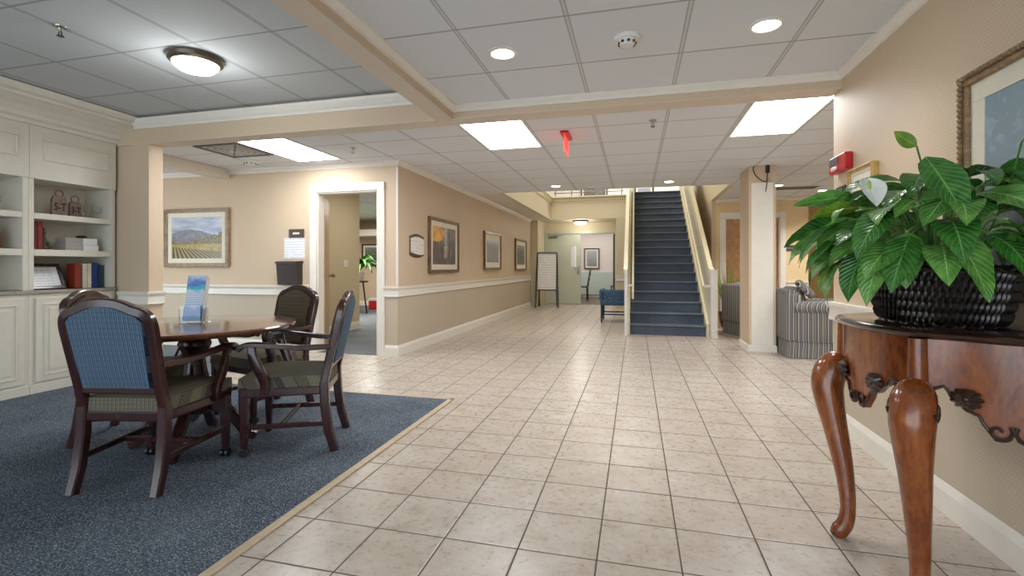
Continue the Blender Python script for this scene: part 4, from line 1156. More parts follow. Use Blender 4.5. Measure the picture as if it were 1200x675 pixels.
        c.build('caster', 'caster', L, smooth=True)
    # stretchers
    for s in (-1, 1):
        MB().bar([(s * 0.209, -0.245, 0.165), (s * 0.222, 0.205, 0.165)], 0.022, 0.028).build('stretcher', 'maho', t)
    MB().bar([(-0.212, 0.02, 0.165), (0.212, 0.02, 0.165)], 0.022, 0.026).build('stretcher', 'maho', t)
    # arms with shaped supports
    for s in (-1, 1):
        arm = catmull([(s * 0.218, lean(0.63) + 0.01, 0.625), (s * 0.240, -0.12, 0.622), (s * 0.268, 0.04, 0.640), (s * 0.276, 0.15, 0.652), (s * 0.272, 0.205, 0.645), (s * 0.270, 0.230, 0.620)], 5)
        k = len(arm)
        m = MB().bar(arm, [0.032 + 0.022 * math.sin(min(1, i / (k - 1) * 1.2) * PI / 2) for i in range(k)], [0.032 - 0.006 * (i / (k - 1)) for i in range(k)])
        A = m.build('arm', 'maho', t, smooth=True, angle=35)
        sup = catmull([(s * 0.268, 0.160, 0.645), (s * 0.270, 0.150, 0.58), (s * 0.266, 0.118, 0.50), (s * 0.254, 0.095, 0.43), (s * 0.248, 0.10, 0.36)], 5)
        MB().bar(sup, [0.034] * len(sup), [0.040 + 0.014 * math.sin(i / (len(sup) - 1) * PI) for i in range(len(sup))], up=(0, 1, 0)).build('arm_support', 'maho', A, smooth=True, angle=35)
    return t
c1 = make_chair('mahogany armchair with daylight-blue tinted plaid back turned to the viewer, nearest of the table chairs')
c1.location = (-2.475, 2.055, 0.0095); c1.rotation_euler = (0, 0, math.radians(11.5))
dup(c1, (-2.085, 2.625, 0.0095), math.radians(114), 'mahogany armchair seen from its side, near the tile edge of the carpet')
dup(c1, (-2.75, 3.10, 0.0095), math.radians(166), 'mahogany armchair with brown plaid back behind the table, in front of the office door')
dup(c1, (-3.15, 2.50, 0.0095), math.radians(-65), 'mahogany armchair between the table and the cream cabinets, mostly hidden by the nearest chair')

# ================================================================== round table
TX, TY = -2.65, 2.43
t = thing('round_table', 'round dark wood pedestal table on the blue carpet', 'table', (TX, TY, 0.0095))
MB().lathe([(0.0, 0.708), (0.545, 0.708), (0.562, 0.714), (0.575, 0.726), (0.578, 0.734), (0.572, 0.742), (0.56, 0.7435), (0.0, 0.7435)], n=72, cap=False).build('table_top', 'tabletop', t, smooth=True, angle=30)
MB().lathe([(0.0, 0.672), (0.16, 0.672), (0.17, 0.68), (0.17, 0.708), (0.0, 0.708)], n=40, cap=False).box(-0.42, 0.42, -0.03, 0.03, 0.675, 0.708, 0.004).box(-0.03, 0.03, -0.42, 0.42, 0.675, 0.707, 0.004).build('top_support', 'maho', t)
MB().lathe([(0.10, 0.672), (0.10, 0.655), (0.085, 0.64), (0.092, 0.62), (0.085, 0.60), (0.062, 0.565), (0.058, 0.52), (0.066, 0.46), (0.080, 0.40), (0.088, 0.35), (0.084, 0.325), (0.100, 0.315), (0.102, 0.29), (0.092, 0.28), (0.11, 0.265), (0.11, 0.22), (0.09, 0.20), (0.06, 0.185), (0.0, 0.18)], n=36, cap=False).build('pedestal', 'maho', t, smooth=True, angle=50)
for k in range(4):
    a = k * PI / 2 + 0.5
    d = Vector((math.cos(a), math.sin(a), 0))
    p = catmull([d * 0.05 + Vector((0, 0, 0.25)), d * 0.14 + Vector((0, 0, 0.225)), d * 0.23 + Vector((0, 0, 0.14)), d * 0.29 + Vector((0, 0, 0.05)), d * 0.345 + Vector((0, 0, 0.022))], 5)
    MB().bar(p, [0.06 - 0.014 * i / len(p) for i in range(len(p))], [0.085 - 0.045 * i / len(p) for i in range(len(p))]).build('foot', 'maho', t, smooth=True, angle=35)
# leaflet holder on the table
def brochure():
    k = NT('blue_brochure_cover')
    x, y, z = k.sep(k.obj())[:3]
    v = k.comb(x, z, 0.0)
    c = k.ramp(k.math('ADD', k.math('DIVIDE', z, 0.30), k.math('MULTIPLY', k.math('SUBTRACT', k.noise(v, 16.0, 3.0), 0.5), 0.35)),
               [(0.05, rgb(56, 118, 196)), (0.30, rgb(110, 160, 220)), (0.36, rgb(206, 220, 238)), (0.62, rgb(224, 232, 242)), (0.70, rgb(90, 190, 214)), (0.82, rgb(70, 120, 196)), (0.95, rgb(190, 210, 236))])
    ln = k.math('MULTIPLY', k.math('LESS_THAN', k.math('FRACT', k.math('MULTIPLY', z, 70.0)), 0.3), k.math('LESS_THAN', k.math('ABSOLUTE', k.math('SUBTRACT', z, 0.15)), 0.045))
    return k.done(k.mix(k.math('MULTIPLY', ln, 0.5), c, rgb(120, 150, 190)), 0.3)
M['brochure'] = brochure()
t = thing('leaflet_holder', 'clear acrylic holder with tall blue brochures on the round table', 'leaflet holder', (TX - 0.04, TY + 0.03, 0.754), math.radians(20))
lean = Matrix.Rotation(math.radians(-14), 4, 'X')
m = MB(); m.box(-0.062, 0.062, -0.046, -0.042, 0, 0.11).box(-0.062, -0.058, -0.042, 0.045, 0, 0.09).box(0.058, 0.062, -0.042, 0.045, 0, 0.09).box(-0.062, 0.062, -0.046, 0.075, 0.0, 0.004)
m.build('acrylic_pocket', 'acrylic', t)
m = MB(); m.box(-0.054, 0.054, -0.028, -0.022, 0.0, 0.285); m.move(Matrix.Translation((0, 0.0, 0.012)) @ lean).build('brochure_front', 'brochure', t)
m = MB(); m.box(-0.054, 0.054, -0.022, 0.022, 0.0, 0.283); m.move(Matrix.Translation((0, 0.0, 0.012)) @ lean).build('brochure_stack', 'whitepaper', t)

# ================================================================== easel with whiteboard
t = thing('easel_board', 'dark wooden easel with a handwritten white board by the far doors', 'easel', (-2.32, 12.95, 0), math.radians(6))
for s in (-1, 1):
    MB().bar([(s * 0.31, -0.06, 0.0), (s * 0.26, 0.12, 1.50)], 0.045, 0.03, up=(0, 1, 0)).build('leg', 'darkwood', t)
    MB().bar([(s * 0.25, 0.50, 0.0), (s * 0.22, 0.16, 1.44)], 0.04, 0.03, up=(0, 1, 0)).build('leg', 'darkwood', t)
MB().bar([(-0.27, 0.115, 1.49), (0.27, 0.115, 1.49)], 0.04, 0.05).bar([(-0.29, 0.0, 0.48), (0.29, 0.0, 0.48)], 0.05, 0.035).build('crossbar', 'darkwood', t)
M['board'] = scribble('handwritten_board', rgb(228, 226, 220), rgb(70, 72, 84), 15.0, 0.42, 55.0)
R = Matrix.Translation((0, 0.025, 0.985)) @ Matrix.Rotation(math.radians(-6.8), 4, 'X')
MB().box(-0.245, 0.245, 0.0, 0.012, -0.485, 0.475).move(R).build('board', 'board', t)

# ================================================================== blue bench by the stairs
t = thing('upholstered_bench', 'blue floral upholstered bench standing beside the stair newel', 'bench', (-0.40, 10.15, 0), 0)
MB().box(-0.28, 0.28, -0.34, 0.34, 0.34, 0.46, 0.02, 3).build('seat', 'floral', t, smooth=True)
MB().box(-0.30, -0.22, -0.34, 0.34, 0.44, 0.66, 0.03, 3).build('side_roll', 'floral', t, smooth=True)
MB().box(-0.22, 0.28, -0.345, -0.27, 0.44, 0.655, 0.03, 3).build('side_roll', 'floral', t, smooth=True)
for sx in (-1, 1):
    for sy in (-1, 1): MB().bar([(sx * 0.25, sy * 0.30, 0.36), (sx * 0.255, sy * 0.305, 0.0)], [0.045, 0.032], [0.045, 0.032], up=(0, 1, 0)).build('leg', 'benchleg' if 'benchleg' in M else 'bk_navy', t)
MB().bar([(-0.25, -0.30, 0.16), (0.25, -0.30, 0.16)], 0.02, 0.025).bar([(-0.25, 0.30, 0.16), (0.25, 0.30, 0.16)], 0.02, 0.025).build('stretcher', 'bk_navy', t)

# ================================================================== dining room chairs beyond the doors
def plain_chair(label, loc, rz):
    t = thing('wooden_chair', label, 'chair', loc, rz, 'dark chairs in the dining room')
    MB().box(-0.21, 0.21, -0.2, 0.22, 0.43, 0.47, 0.012).build('seat', 'darkwood', t)
    m = MB()
    for s in (-1, 1): m.bar([(s * 0.19, -0.19, 0.45), (s * 0.19, -0.28, 1.0)], 0.035, 0.03, up=(0, 1, 0))
    for z in (0.62, 0.78, 0.95): m.bar([(-0.19, -0.19 - 0.09 * (z - .45) / .55, z), (0.19, -0.19 - 0.09 * (z - .45) / .55, z)], 0.018, 0.07)
    m.build('backrest', 'darkwood', t)
    for sx in (-1, 1):
        for y in (-0.18, 0.19): MB().bar([(sx * 0.185, y, 0.44), (sx * 0.19, y, 0.0)], 0.035, 0.035, up=(0, 1, 0)).build('leg', 'darkwood', t)
plain_chair('dark wooden chair just right of the closed far door leaf', (-1.72, 16.2, 0.003), PI / 2)
plain_chair('dark wooden chair at the right side of the open doorway, facing the wall', (-0.55, 16.9, 0.003), math.radians(75))
t = thing('dining_table', 'dining table in the far room behind the closed door leaf', 'table', (-2.5, 16.2, 0.003), 0)
MB().box(-0.6, 0.55, -0.5, 0.5, 0.71, 0.75, 0.01).build('table_top', 'mint', t)
for sx in (-1, 1):
    for sy in (-1, 1): MB().bar([(sx * 0.48, sy * 0.42, 0.715), (sx * 0.48, sy * 0.42, 0)], 0.05, 0.05, up=(0, 1, 0)).build('leg', 'darkwood', t)
tag(MB().lathe([(0.11, 0), (0.115, 0.02), (0.13, 0.25), (0.135, 0.26), (0.125, 0.25), (0.10, 0.02), (0.0, 0.02)], n=20).build('waste_bin', 'black', None, (-0.62, 15.9, 0.003), True), 'black bin on the dining room floor by the right door jamb', 'bin') if False else None

# ================================================================== striped armchairs in the lounge
def armchair(label, loc, rz):
    t = thing('striped_armchair', label, 'armchair', loc, rz, 'striped lounge armchairs')
    # local: faces +y; back at -y
    MB().box(-0.38, 0.38, -0.36, 0.36, 0.10, 0.40, 0.03, 3).build('body', 'stripe', t, smooth=True)
    m = MB()
    # pleated skirt
    N = 60; lo = []; hi = []
    for k in range(N):
        a = 2 * PI * k / N
        c, s = math.cos(a), math.sin(a)
        q = max(abs(c), abs(s)); x, y = c / q, s / q
        fl = 0.008 * (k % 2)
        lo.append(m.bm.verts.new((x * (0.40 + fl), y * (0.385 + fl), 0.004))); hi.append(m.bm.verts.new((x * 0.392, y * 0.376, 0.20)))
    for k in range(N):
        j = (k + 1) % N; m.bm.faces.new((lo[k], lo[j], hi[j], hi[k]))
    m.bm.faces.new(hi); m.bm.faces.new(list(reversed(lo)))
    m.build('skirt', 'stripe', t)
    for s in (-1, 1):
        m = MB(); m.box(s * 0.40 - (0.0 if s < 0 else 0.13), s * 0.40 + (0.13 if s < 0 else 0.0), -0.30, 0.37, 0.19, 0.60, 0.02, 2)
        m.tube([(s * 0.345, -0.32, 0.615), (s * 0.345, 0.385, 0.605)], [0.082, 0.082], 18)
        m.build('arm', 'stripe', t, smooth=True, angle=50)
    m = MB(); m.box(-0.40, 0.40, -0.40, -0.23, 0.19, 0.80, 0.05, 4); m.tube([(-0.39, -0.34, 0.775), (0.39, -0.34, 0.775)], 0.06, 16)
    m.build('backrest', 'stripe', t, smooth=True, angle=50)
    MB().box(-0.26, 0.26, -0.22, 0.38, 0.39, 0.52, 0.04, 4).build('seat_cushion', 'stripe', t, smooth=True)
    m = MB(); m.box(-0.25, 0.25, -0.06, 0.07, 0.0, 0.36, 0.05, 4); m.move(Matrix.Translation((0, -0.15, 0.50)) @ Matrix.Rotation(math.radians(14), 4, 'X')); m.build('back_cushion', 'stripe', t, smooth=True)
    return t
a1 = armchair('striped armchair beside the pillar, near the right wall end', (2.17, 6.90, 0), math.radians(-90))
dup(a1, (1.93, 8.62, 0), math.radians(-62), 'striped armchair partly behind the pillar, beside the stairs')
# throw pillow on the first armchair arm
m = MB(); m.box(-0.045, 0.045, -0.16, 0.16, -0.13, 0.13, 0.042, 4)
m.move(Matrix.Translation((2.03, 6.70, 0.835)) @ Matrix.Rotation(math.radians(-14), 4, 'Z') @ Matrix.Rotation(math.radians(-42), 4, 'Y'))
o = m.build('throw_pillow', 'stripe', None, None, True)
tag(o, 'striped throw pillow leaning on the back of the near striped armchair', 'pillow')

# ---- foliage helpers
def leaf(L, W, droop, cup=0.25, n=10, wav=0.0):
    """blade along +x from the origin, curving down by droop radians; returns grid of points and uv"""
    P = []; x = z = 0.0; a = 0.0
    ds = L / n
    for i in range(n + 1):
        s = i / n
        w = W * (math.sin(PI * min(1, s ** 0.72)) ** 0.85) if 0 < s < 1 else 0.0
        if i == 0: w = 0.003
        if i == n: w = 0.0005
        ang = -droop * s
        row = []
        for tt in (-1, -0.55, 0, 0.55, 1):
            up = cup * abs(tt) ** 1.3 * w + wav * math.sin(s * 14 + tt * 2) * abs(tt)
            row.append(((x - math.sin(ang) * up, tt * w, z + math.cos(ang) * up), (s, tt)))
        P.append(row)
        x += ds * math.cos(ang); z += ds * math.sin(ang)
    return P
def add_leaf(m, mtx, L, W, droop, cup=0.25, wav=0.0, n=10):
    P = leaf(L, W, droop, cup, n, wav)
    uvl = m.bm.loops.layers.uv.verify()
    V = [[m.bm.verts.new(mtx @ Vector(p)) for p, _ in r] for r in P]
    for i in range(len(P) - 1):
        for j in range(4):
            f = m.bm.faces.new((V[i][j], V[i][j + 1], V[i + 1][j + 1], V[i + 1][j]))
            for lp, uv in zip(f.loops, (P[i][j][1], P[i][j + 1][1], P[i + 1][j + 1][1], P[i + 1][j][1])): lp[uvl].uv = uv
            f.smooth = True
def frame_at(p, az, el, roll=0.0):
    return Matrix.Translation(p) @ Matrix.Rotation(az, 4, 'Z') @ Matrix.Rotation(-el, 4, 'Y') @ Matrix.Rotation(roll, 4, 'X')

# lounge grass plant between stairs and chair
t = thing('grass_plant', 'tall grassy potted plant behind the stair rail by the lounge door', 'plant', (1.64, 9.62, 0))
MB().lathe([(0.10, 0), (0.13, 0.10), (0.15, 0.26), (0.155, 0.28), (0.14, 0.28), (0.135, 0.25), (0.0, 0.25)], n=24).build('pot', 'jar', t, smooth=True)
for k in range(26):
    az = random.uniform(0, 2 * PI); m = MB()
    el = random.uniform(1.3, 1.52)
    add_leaf(m, frame_at((0.04 * math.cos(az), 0.04 * math.sin(az), 0.24), az, el), random.uniform(0.6, 1.0), 0.014, random.uniform(0.1, 0.5), 0.2)
    m.build('leaf', random.choice(['leaf_b', 'leaf_c']), t)
# office: stand, fern, red box
t = thing('plant_stand', 'black plant stand inside the office', 'plant stand', (-6.28, 10.15, 0.008))
MB().cyl((0, 0, 0.755), 0.2, 0.03, 24).build('stand_top', 'black', t)
for k in range(3):
    a = k * 2 * PI / 3 + 0.4
    MB().tube([(0.08 * math.cos(a), 0.08 * math.sin(a), 0.75), (0.17 * math.cos(a), 0.17 * math.sin(a), 0.0)], 0.018, 8).build('leg', 'black', t)
t = thing('potted_fern', 'green potted fern on the plant stand inside the office', 'plant', (-6.28, 10.15, 0.779))
MB().lathe([(0.09, 0), (0.13, 0.2), (0.12, 0.2), (0.0, 0.18)], n=20).build('pot', 'white', t, smooth=True)
for k in range(46):
    az = random.uniform(0, 2 * PI); m = MB()
    add_leaf(m, frame_at((0, 0, 0.19), az, random.uniform(1.0, 1.5)), random.uniform(0.55, 1.05), 0.05, random.uniform(1.6, 2.9), 0.3)
    m.build('leaf', random.choice(['leaf_a', 'leaf_b']), t)
t = thing('red_bin', 'red and white bin on the office carpet', 'bin', (-6.55, 11.35, 0.008))
MB().box(-0.14, 0.14, -0.12, 0.12, 0, 0.22, 0.02).build('body', 'red', t)
MB().box(-0.145, 0.145, -0.125, 0.125, 0.22, 0.29, 0.015).build('lid', 'white', t)

# ================================================================== console table
ct = thing('console_table', 'antique carved wooden console table with cabriole legs against the right wall', 'table', (0, 0, 0))
XW = XR - 0.006 - 0.036      # clears the chair rail
far_in = [(XW, 2.50), (1.12, 2.54), (0.98, 2.47), (0.885, 2.40)]
front_in = [(0.885, 2.40), (0.845, 2.30), (0.835, 2.15), (0.850, 2.00), (0.905, 1.89)]
near_in = [(0.905, 1.89), (0.99, 1.85), (1.08, 1.78), (1.18, 1.75), (XW, 1.79)]
def plan(pts, n=10): return [Vector((p[0], p[1], 0)) for p in catmull([(a, b, 0) for a, b in pts], n)]
pf, pm, pn = plan(far_in), plan(front_in), plan(near_in)
CC = Vector((1.12, 2.14, 0))
def offset(path, d):
    out = []
    for i, p in enumerate(path):
        q = path[min(i + 1, len(path) - 1)] - path[max(i - 1, 0)]
        nrm = Vector((q.y, -q.x, 0)).normalized()
        if nrm.dot(p - CC) < 0: nrm = -nrm
        out.append(p + nrm * d)
    return out
# top: moulded edge following the serpentine outline
outl = pf[:-1] + pm[:-1] + pn
m = MB(); rings = []
for d, z in ((0.006, 0.868), (0.020, 0.872), (0.030, 0.880), (0.032, 0.888), (0.026, 0.896), (0.014, 0.900)):
    o_ = offset(outl, d)
    rings.append([m.bm.verts.new((min(p.x, XW + 0.002), p.y, z)) for p in o_])
for A, B in zip(rings, rings[1:]):
    for k in range(len(A) - 1): m.bm.faces.new((A[k], A[k + 1], B[k + 1], B[k]))
    m.bm.faces.new((A[0], B[0], B[-1], A[-1]))
m.bm.faces.new(rings[-1]); m.bm.faces.new(list(reversed(rings[0])))
m.build('table_top', 'antique_dark', ct, smooth=True, angle=40)
def apron(path, name, prof, holes=None):
    m = MB(); n = len(path)
    # resample by arclength
    ls = [0.0]
    for a, b in zip(path, path[1:]): ls.append(ls[-1] + (b - a).length)
    NS = 48
    def at(s):
        d = s * ls[-1]
        for i in range(len(ls) - 1):
            if d <= ls[i + 1] + 1e-9:
                t_ = (d - ls[i]) / max(1e-9, ls[i + 1] - ls[i]); return path[i].lerp(path[i + 1], t_)
        return path[-1]
    P = [at(k / NS) for k in range(NS + 1)]
    inn = offset(P, -0.022)
    def zb(s):
        for (s0, z0), (s1, z1) in zip(prof, prof[1:]):
            if s <= s1:
                u = (s - s0) / (s1 - s0); u = u * u * (3 - 2 * u); return z0 + (z1 - z0) * u
        return prof[-1][1]
    Zb = [zb(k / NS) for k in range(NS + 1)]
    R = 5
    O = [[m.bm.verts.new((P[k].x, P[k].y, 0.869 + (Zb[k] - 0.869) * r / R)) for r in range(R + 1)] for k in range(NS + 1)]
    I = [[m.bm.verts.new((inn[k].x, inn[k].y, 0.869 + (Zb[k] - 0.869) * r / R)) for r in range(R + 1)] for k in range(NS + 1)]
    for k in range(NS):
        for r in range(R):
            m.bm.faces.new((O[k][r], O[k][r + 1], O[k + 1][r + 1], O[k + 1][r])); m.bm.faces.new((I[k][r], I[k + 1][r], I[k + 1][r + 1], I[k][r + 1]))
        m.bm.faces.new((O[k][R], I[k][R], I[k + 1][R], O[k + 1][R])); m.bm.faces.new((O[k][0], O[k + 1][0], I[k + 1][0], I[k][0]))
    for k in (0, NS):
        for r in range(R): m.bm.faces.new((O[k][r], I[k][r], I[k][r + 1], O[k][r + 1]))
    a = m.build(name, 'antique', ct, smooth=True, angle=50)
    # dark bead along the scalloped edge
    b = MB(); out = offset(P, 0.003)
    b.tube([(out[k].x, out[k].y, Zb[k] + 0.003) for k in range(NS + 1)], 0.005, 8)
    b.build('edge_bead', 'carved', a, smooth=True)
    return a, at, P
sym = lambda L: L + [(1 - s, z) for s, z in reversed(L[:-1])]
PROF = sym([(0.0, 0.665), (0.05, 0.675), (0.10, 0.706), (0.15, 0.716), (0.20, 0.680), (0.28, 0.648), (0.33, 0.640), (0.37, 0.605), (0.42, 0.575), (0.47, 0.578), (0.5, 0.60)])
ap1, at1, _ = apron(pf, 'apron', PROF)
ap2, at2, _ = apron(pm, 'apron', PROF)
ap3, at3, _ = apron(pn, 'apron', PROF)
def shell(at, s, z, parent, r=0.045):
    """fan-shaped carved shell standing proud of the apron"""
    p = at(s); q = at(min(1, s + 0.02)) - at(max(0, s - 0.02)); tn = q.normalized(); nr = Vector((q.y, -q.x, 0)).normalized()
    if nr.dot(p - CC) < 0: nr = -nr
    m = MB()
    for k in range(13):
        a = k * 2 * PI / 13
        R2 = r * (0.8 + 0.2 * math.cos(a * 2))
        tip = p + tn * (math.cos(a) * R2 * 0.85) + Vector((0, 0, z + math.sin(a) * R2)) + nr * 0.006
        c = p + Vector((0, 0, z)) + nr * 0.012
        m.tube([c, c.lerp(tip, 0.6) + nr * 0.008, tip], [0.006, 0.011, 0.006], 6)
    m.sphere(p + Vector((0, 0, z)) + nr * 0.014, 0.012, u=10, v=8)
    m.build('carved_shell', 'carved', parent, smooth=True)
for at, ap in ((at1, ap1), (at2, ap2), (at3, ap3)):
    for s in (0.27, 0.73): shell(at, s, 0.690, ap)
def scrolls(at, parent):
    m = MB()
    for s0 in (0.43, 0.57):
        p = at(s0); q = at(s0 + 0.02) - at(s0 - 0.02); tn = q.normalized(); nr = Vector((q.y, -q.x, 0)).normalized()
        if nr.dot(p - CC) < 0: nr = -nr
        sg = 1 if s0 < 0.5 else -1
        pts = []
        for k in range(22):
            a = k * 0.33; r = 0.004 + 0.0013 * k
            pts.append(p + nr * 0.006 + tn * (sg * r * math.cos(a)) + Vector((0, 0, 0.606 + r * math.sin(a))))
        m.tube(pts, 0.0055, 6)
    m.build('carved_scroll', 'carved', parent, smooth=True)
for at, ap in ((at1, ap1), (at2, ap2), (at3, ap3)): scrolls(at, ap)
def console_leg(corner, dirv, foot, name='leg', back=False):
    c = Vector((corner[0], corner[1], 0)); d = Vector((dirv[0], dirv[1], 0)).normalized()
    f = Vector((foot[0], foot[1], 0))
    # post in the apron corner
    m = MB().tube([c + Vector((0, 0, 0.869)), c + Vector((0, 0, 0.66))], [0.026, 0.030], 14)
    m.build('corner_post', 'antique', ct, smooth=True)
    kz = [(0.00, 0.700, 0.034), (0.022, 0.692, 0.056), (0.05, 0.66, 0.064), (0.066, 0.60, 0.062), (0.060, 0.53, 0.055), (0.045, 0.44, 0.046), (0.026, 0.33, 0.039), (0.012, 0.22, 0.032), (0.008, 0.12, 0.027), (0.018, 0.06, 0.030), (0.036, 0.028, 0.032), (0.050, 0.012, 0.026), (0.058, 0.004, 0.014)]
    base_ = f - d * 0.045
    pts = []; rad = []
    for o, z, r in kz:
        w_ = min(1, max(0, (0.68 - z) / 0.58))
        pts.append((c * (1 - w_) + base_ * w_) + d * o + Vector((0, 0, z))); rad.append(r)
    sp = catmull(pts, 4)
    rr = []
    for i in range(len(rad) - 1):
        for k in range(4): rr.append(rad[i] + (rad[i + 1] - rad[i]) * k / 4)
    rr.append(rad[-1])
    L = MB().tube(sp, rr, 20).build(name, 'antique', ct, smooth=True, angle=70)
    # scroll rosettes on both cheeks of the knee
    side = Vector((-d.y, d.x, 0))
    for s in (-1, 1):
        m = MB()
        o = c + d * 0.052 + side * (s * 0.055) + Vector((0, 0, 0.645))
        pts = []
        for k in range(26):
            a = k * 0.5; r = 0.004 + 0.0011 * k
            pts.append(o + d * (r * math.cos(a)) + Vector((0, 0, r * math.sin(a))) + side * s * 0.004)
        m.tube(pts, 0.006, 6)
        m.build('knee_scroll', 'carved', L, smooth=True)
    # bracket tying the knee back to the apron
    m = MB().tube([c + d * 0.02 + Vector((0, 0, 0.665)), c - d * 0.035 + Vector((0, 0, 0.685))], [0.04, 0.03], 12)
    m.build('knee_bracket', 'antique', L, smooth=True)
    MB().sphere(f + Vector((0, 0, 0.016)), 0.026, 1, 1, 0.6).build('toe', 'carved', L, smooth=True)
    return L
console_leg((0.872, 2.37), (-0.95, 0.15), (0.805, 2.26))
console_leg((0.905, 1.885), (-0.62, -0.78), (0.868, 1.812))
console_leg((1.285, 1.79), (-0.2, -1), (1.27, 1.72))
MB().box(XW - 0.02, XW, 1.80, 2.49, 0.70, 0.868).build('back_rail', 'antique', ct)

# ================================================================== basket and peace lily
BX, BY, BZ = 1.085, 2.13, 0.9008
bk = thing('woven_basket', 'dark glossy woven basket standing on the console table', 'basket', (BX, BY, BZ), 0)
prof = [(0.80, 0.0), (0.82, 0.015), (0.87, 0.06), (0.94, 0.12), (1.0, 0.185), (1.0, 0.20)]
MB().lathe(prof + [(0.94, 0.20), (0.90, 0.15), (0.0, 0.15)], n=64, sx=0.205, sy=0.275, uv=True).build('body', 'basket', bk, smooth=True, angle=60)
m = MB()
for k in range(2):
    m.tube([(0.207 * math.cos(a) * (1 - .02 * k), 0.277 * math.sin(a) * (1 - .02 * k), 0.196 + 0.006 * math.sin(a * 24 + k * PI)) for a in [i * 2 * PI / 96 for i in range(97)]], 0.010, 8)
m.build('rim', 'basket', bk, smooth=True)
# woven strands as raised relief
m = MB()
for k in range(72):
    a0 = k * 2 * PI / 72
    for q in range(5):
        z0 = 0.008 + q * 0.036
        pts = []
        for i in range(4):
            u = i / 3; a = a0 + (q % 2) * 0.045 + u * 0.045; z = z0 + u * 0.046
            s = 0.805 + 0.195 * min(1, z / 0.19) + 0.014 * math.sin(PI * u)
            pts.append((0.205 * s * math.cos(a), 0.275 * s * math.sin(a), z))
        m.tube(pts, [0.003, 0.0075, 0.0085, 0.003], 6, sx=1.0)
m.build('weave', 'basket', bk, smooth=True)
pl = thing('peace_lily', 'large glossy green peace lily with one white flower in the dark basket', 'plant', (BX, BY, BZ + 0.1515), 0)
MB().lathe([(0.0, 0.0), (0.86, 0.0), (0.8, 0.02), (0.4, 0.032), (0.0, 0.035)], n=32, sx=0.205, sy=0.275, cap=False).build('soil', 'soil', pl)
rnd = random.Random(11)
def squash(m):
    """keep the foliage off the wall behind"""
    for v in m.bm.verts:
        if v.co.x > 0.12: v.co.x = 0.12 + 0.075 * math.tanh((v.co.x - 0.12) / 0.075)
def lily(az, reach, height, L, W, droop, el, mat, roll=0.0, cup=0.22, baz=None):
    """petiole arcs out to (reach, height), then the blade goes on at heading baz and elevation el"""
    d = Vector((math.cos(az), math.sin(az), 0))
    p0 = Vector((0.05 * d.x, 0.08 * d.y, 0.02))
    p1 = d * reach + Vector((0, 0, height))
    mid = p0.lerp(p1, 0.5) + Vector((0, 0, 0.09))
    m = MB()
    uvl = m.bm.loops.layers.uv.verify()
    m.tube(catmull([p0, mid, p1], 5), [0.0045] * 11, 6)
    for f in m.bm.faces:
        f.smooth = True
        for lp in f.loops: lp[uvl].uv = (0.5, 0.02)
    add_leaf(m, frame_at(p1, az if baz is None else baz, el, roll), L, W, droop, cup, 0.003)
    squash(m)
    return m.build('leaf', mat, pl)
U = rnd.uniform
for i in range(24):          # outer skirt hanging over the rim
    az = i * 2 * PI / 24 + U(-.12, .12)
    front = math.cos(az + 2.2)
    lily(az, U(0.20, 0.27), U(0.12, 0.22), U(0.20, 0.26), U(0.050, 0.064), U(1.0, 1.5), U(-0.35, 0.15), rnd.choice(['leaf_a', 'leaf_b', 'leaf_b']), U(-.5, .5))
for i in range(24):          # middle tier
    az = i * 2 * PI / 24 + 0.13 + U(-.15, .15)
    lily(az, U(0.15, 0.23), U(0.22, 0.30), U(0.20, 0.27), U(0.052, 0.064), U(0.9, 1.4), U(-0.1, 0.35), rnd.choice(['leaf_a', 'leaf_b', 'leaf_b']), U(-.5, .5))
for i in range(18):          # upper tier
    az = i * 2 * PI / 18 + 0.1 + U(-.2, .2)
    lily(az, U(0.06, 0.15), U(0.30, 0.38), U(0.19, 0.25), U(0.048, 0.060), U(0.8, 1.4), U(-0.1, 0.4), rnd.choice(['leaf_a', 'leaf_a', 'leaf_b']), U(-.6, .6))
for i in range(9):           # hanging to the left, towards the room
    az = math.radians(150 + i * 9)
    lily(az, U(0.24, 0.34), U(0.16, 0.26), U(0.22, 0.27), U(0.045, 0.060), U(0.7, 1.3), U(-0.5, 0.1), rnd.choice(['leaf_a', 'leaf_b', 'leaf_b']), U(-.7, .7))
for i in range(6):
    az = math.radians(168 + i * 12)
    lily(az, U(0.26, 0.33), U(0.10, 0.16), U(0.20, 0.25), U(0.045, 0.056), U(0.4, 0.9), U(-1.1, -0.7), rnd.choice(['leaf_a', 'leaf_b', 'leaf_c']), U(-.7, .7))
# hand-placed leaves: the tall dark one, the pale spread-out left ones, the broad front ones
D = math.radians
lily(D(-123), 0.285, 0.415, 0.25, 0.060, 0.25, -0.95, 'leaf_a', 0.35, 0.25, D(-70))
lily(D(166), 0.25, 0.33, 0.22, 0.036, 0.45, 0.0, 'leaf_b', 0.9)
lily(D(178), 0.25, 0.28, 0.18, 0.034, 0.5, -0.05, 'leaf_c', 0.9)
lily(D(-112), 0.29, 0.19, 0.27, 0.070, 0.35, -1.0, 'leaf_b', 0.1, 0.18, D(-60))
lily(D(-84), 0.30, 0.20, 0.24, 0.066, 0.4, -1.0, 'leaf_b', -0.1, 0.18, D(-40))
lily(D(-135), 0.26, 0.17, 0.20, 0.055, 0.5, -1.1, 'leaf_b', 0.1, 0.2, D(-120))
lily(D(-62), 0.26, 0.26, 0.26, 0.066, 0.6, -0.3, 'leaf_b', 0.2, 0.2, D(-20))
lily(D(-100), 0.22, 0.33, 0.22, 0.060, 0.6, -0.5, 'leaf_b', -0.3, 0.2, D(-150))
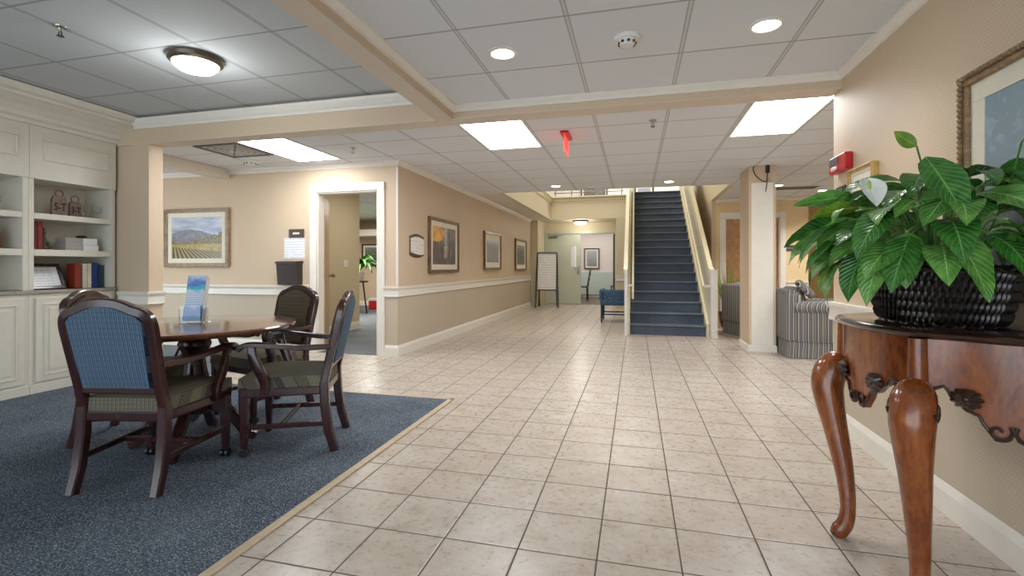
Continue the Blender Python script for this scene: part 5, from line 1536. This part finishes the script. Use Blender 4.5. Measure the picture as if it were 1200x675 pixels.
# new leaf on a long stalk and the white spathe
def bloom(p0, p1, az, el, L, W, mat, nm, cup, droop=0.4, roll=0.0):
    m = MB(); m.tube(catmull([p0, (Vector(p0).lerp(Vector(p1), 0.5) + Vector((0.03, 0.02, 0.02))), p1], 5), 0.0035, 6); m.build('flower_stalk', 'stem', pl)
    m = MB(); add_leaf(m, frame_at(Vector(p1), az, el, roll), L, W, droop, cup); m.build(nm, mat, pl)
bloom((-0.02, 0.02, 0.1), (-0.075, -0.02, 0.500), D(194), 0.55, 0.105, 0.026, 'leaf_c', 'young_leaf', 0.15, 0.2, D(75))
bloom((-0.08, -0.05, 0.1), (-0.275, -0.115, 0.375), D(-80), -1.2, 0.125, 0.046, 'spathe', 'spathe', 0.45, -0.2)
m = MB(); m.lathe([(0.006, 0), (0.008, 0.02), (0.007, 0.05), (0, 0.06)], n=10); m.build('spadix', 'leaf_c', pl, (-0.272, -0.128, 0.305))
bloom((0.1, -0.05, 0.1), (0.13, -0.20, 0.46), D(-30), 0.7, 0.10, 0.012, 'leaf_a', 'young_leaf', 0.5)

# ================================================================== light
W = bpy.data.worlds.new('world'); sc.world = W; W.use_nodes = True
W.node_tree.nodes['Background'].inputs[0].default_value = (0.80, 0.91, 1.0, 1)
W.node_tree.nodes['Background'].inputs[1].default_value = 3.4
def area(name, loc, size, power, color=(1, 0.96, 0.9), rot=(0, 0, 0), sy=None):
    l = bpy.data.lights.new(name, 'AREA'); l.energy = power; l.color = color; l.size = size
    if sy: l.shape = 'RECTANGLE'; l.size_y = sy
    o = bpy.data.objects.new(name, l); COL.objects.link(o); o.location = loc; o.rotation_euler = rot
    return o
def spot_down(name, x, y, z, power, color=(1, 0.985, 0.96)):
    l = bpy.data.lights.new(name, 'SPOT'); l.energy = power; l.color = color; l.shadow_soft_size = 0.07
    l.spot_size = math.radians(130); l.spot_blend = 1.0
    o = bpy.data.objects.new(name, l); COL.objects.link(o); o.location = (x, y, z)
for x, y, p in ((-0.79, 2.872, 40), (0.69, 2.891, 40), (-1.25, 7.8, 45), (0.50, 7.8, 45), (3.11, 9.36, 170), (2.6, 6.2, 100), (2.2, 8.6, 120)):  # last two belong to the added lounge lamps
    spot_down('recessed_lamp', x, y, ZC - 0.02, p)
def bulb(name, loc, power, color):
    l = bpy.data.lights.new(name, 'POINT'); l.energy = power; l.color = color; l.shadow_soft_size = 0.1
    o = bpy.data.objects.new(name, l); COL.objects.link(o); o.location = loc
bulb('vestibule_lamp', (-1.5, 13.75, ZC - 0.25), 16, (1, 0.97, 0.88))
bulb('seating_dome_lamp', (-3.0, 2.76, ZT - 0.30), 8, (0.95, 1.0, 0.98))
area('stairwell_fill', (-1.3, 10.5, 5.3), 2.0, 120, (1, 0.97, 0.92), sy=4.0)  # added fill light above the stairwell, without a fixture
area('dining_lamp', (-1.6, 16.4, 2.55), 2.2, 45, (1, 0.95, 0.92))
area('office_fill', (-5.9, 9.6, 2.38), 1.8, 150, (1, 0.97, 0.9))  # added fill light for the deep end of the office
area('office_fill', (-3.7, 7.0, 2.38), 1.0, 14, (1, 0.97, 0.9))  # second added fill, just inside the office door
area('upper_fill', (-0.3, 15.5, 5.3), 1.5, 60, (1, 0.97, 0.92))  # added fill light for the upper landing, out of view
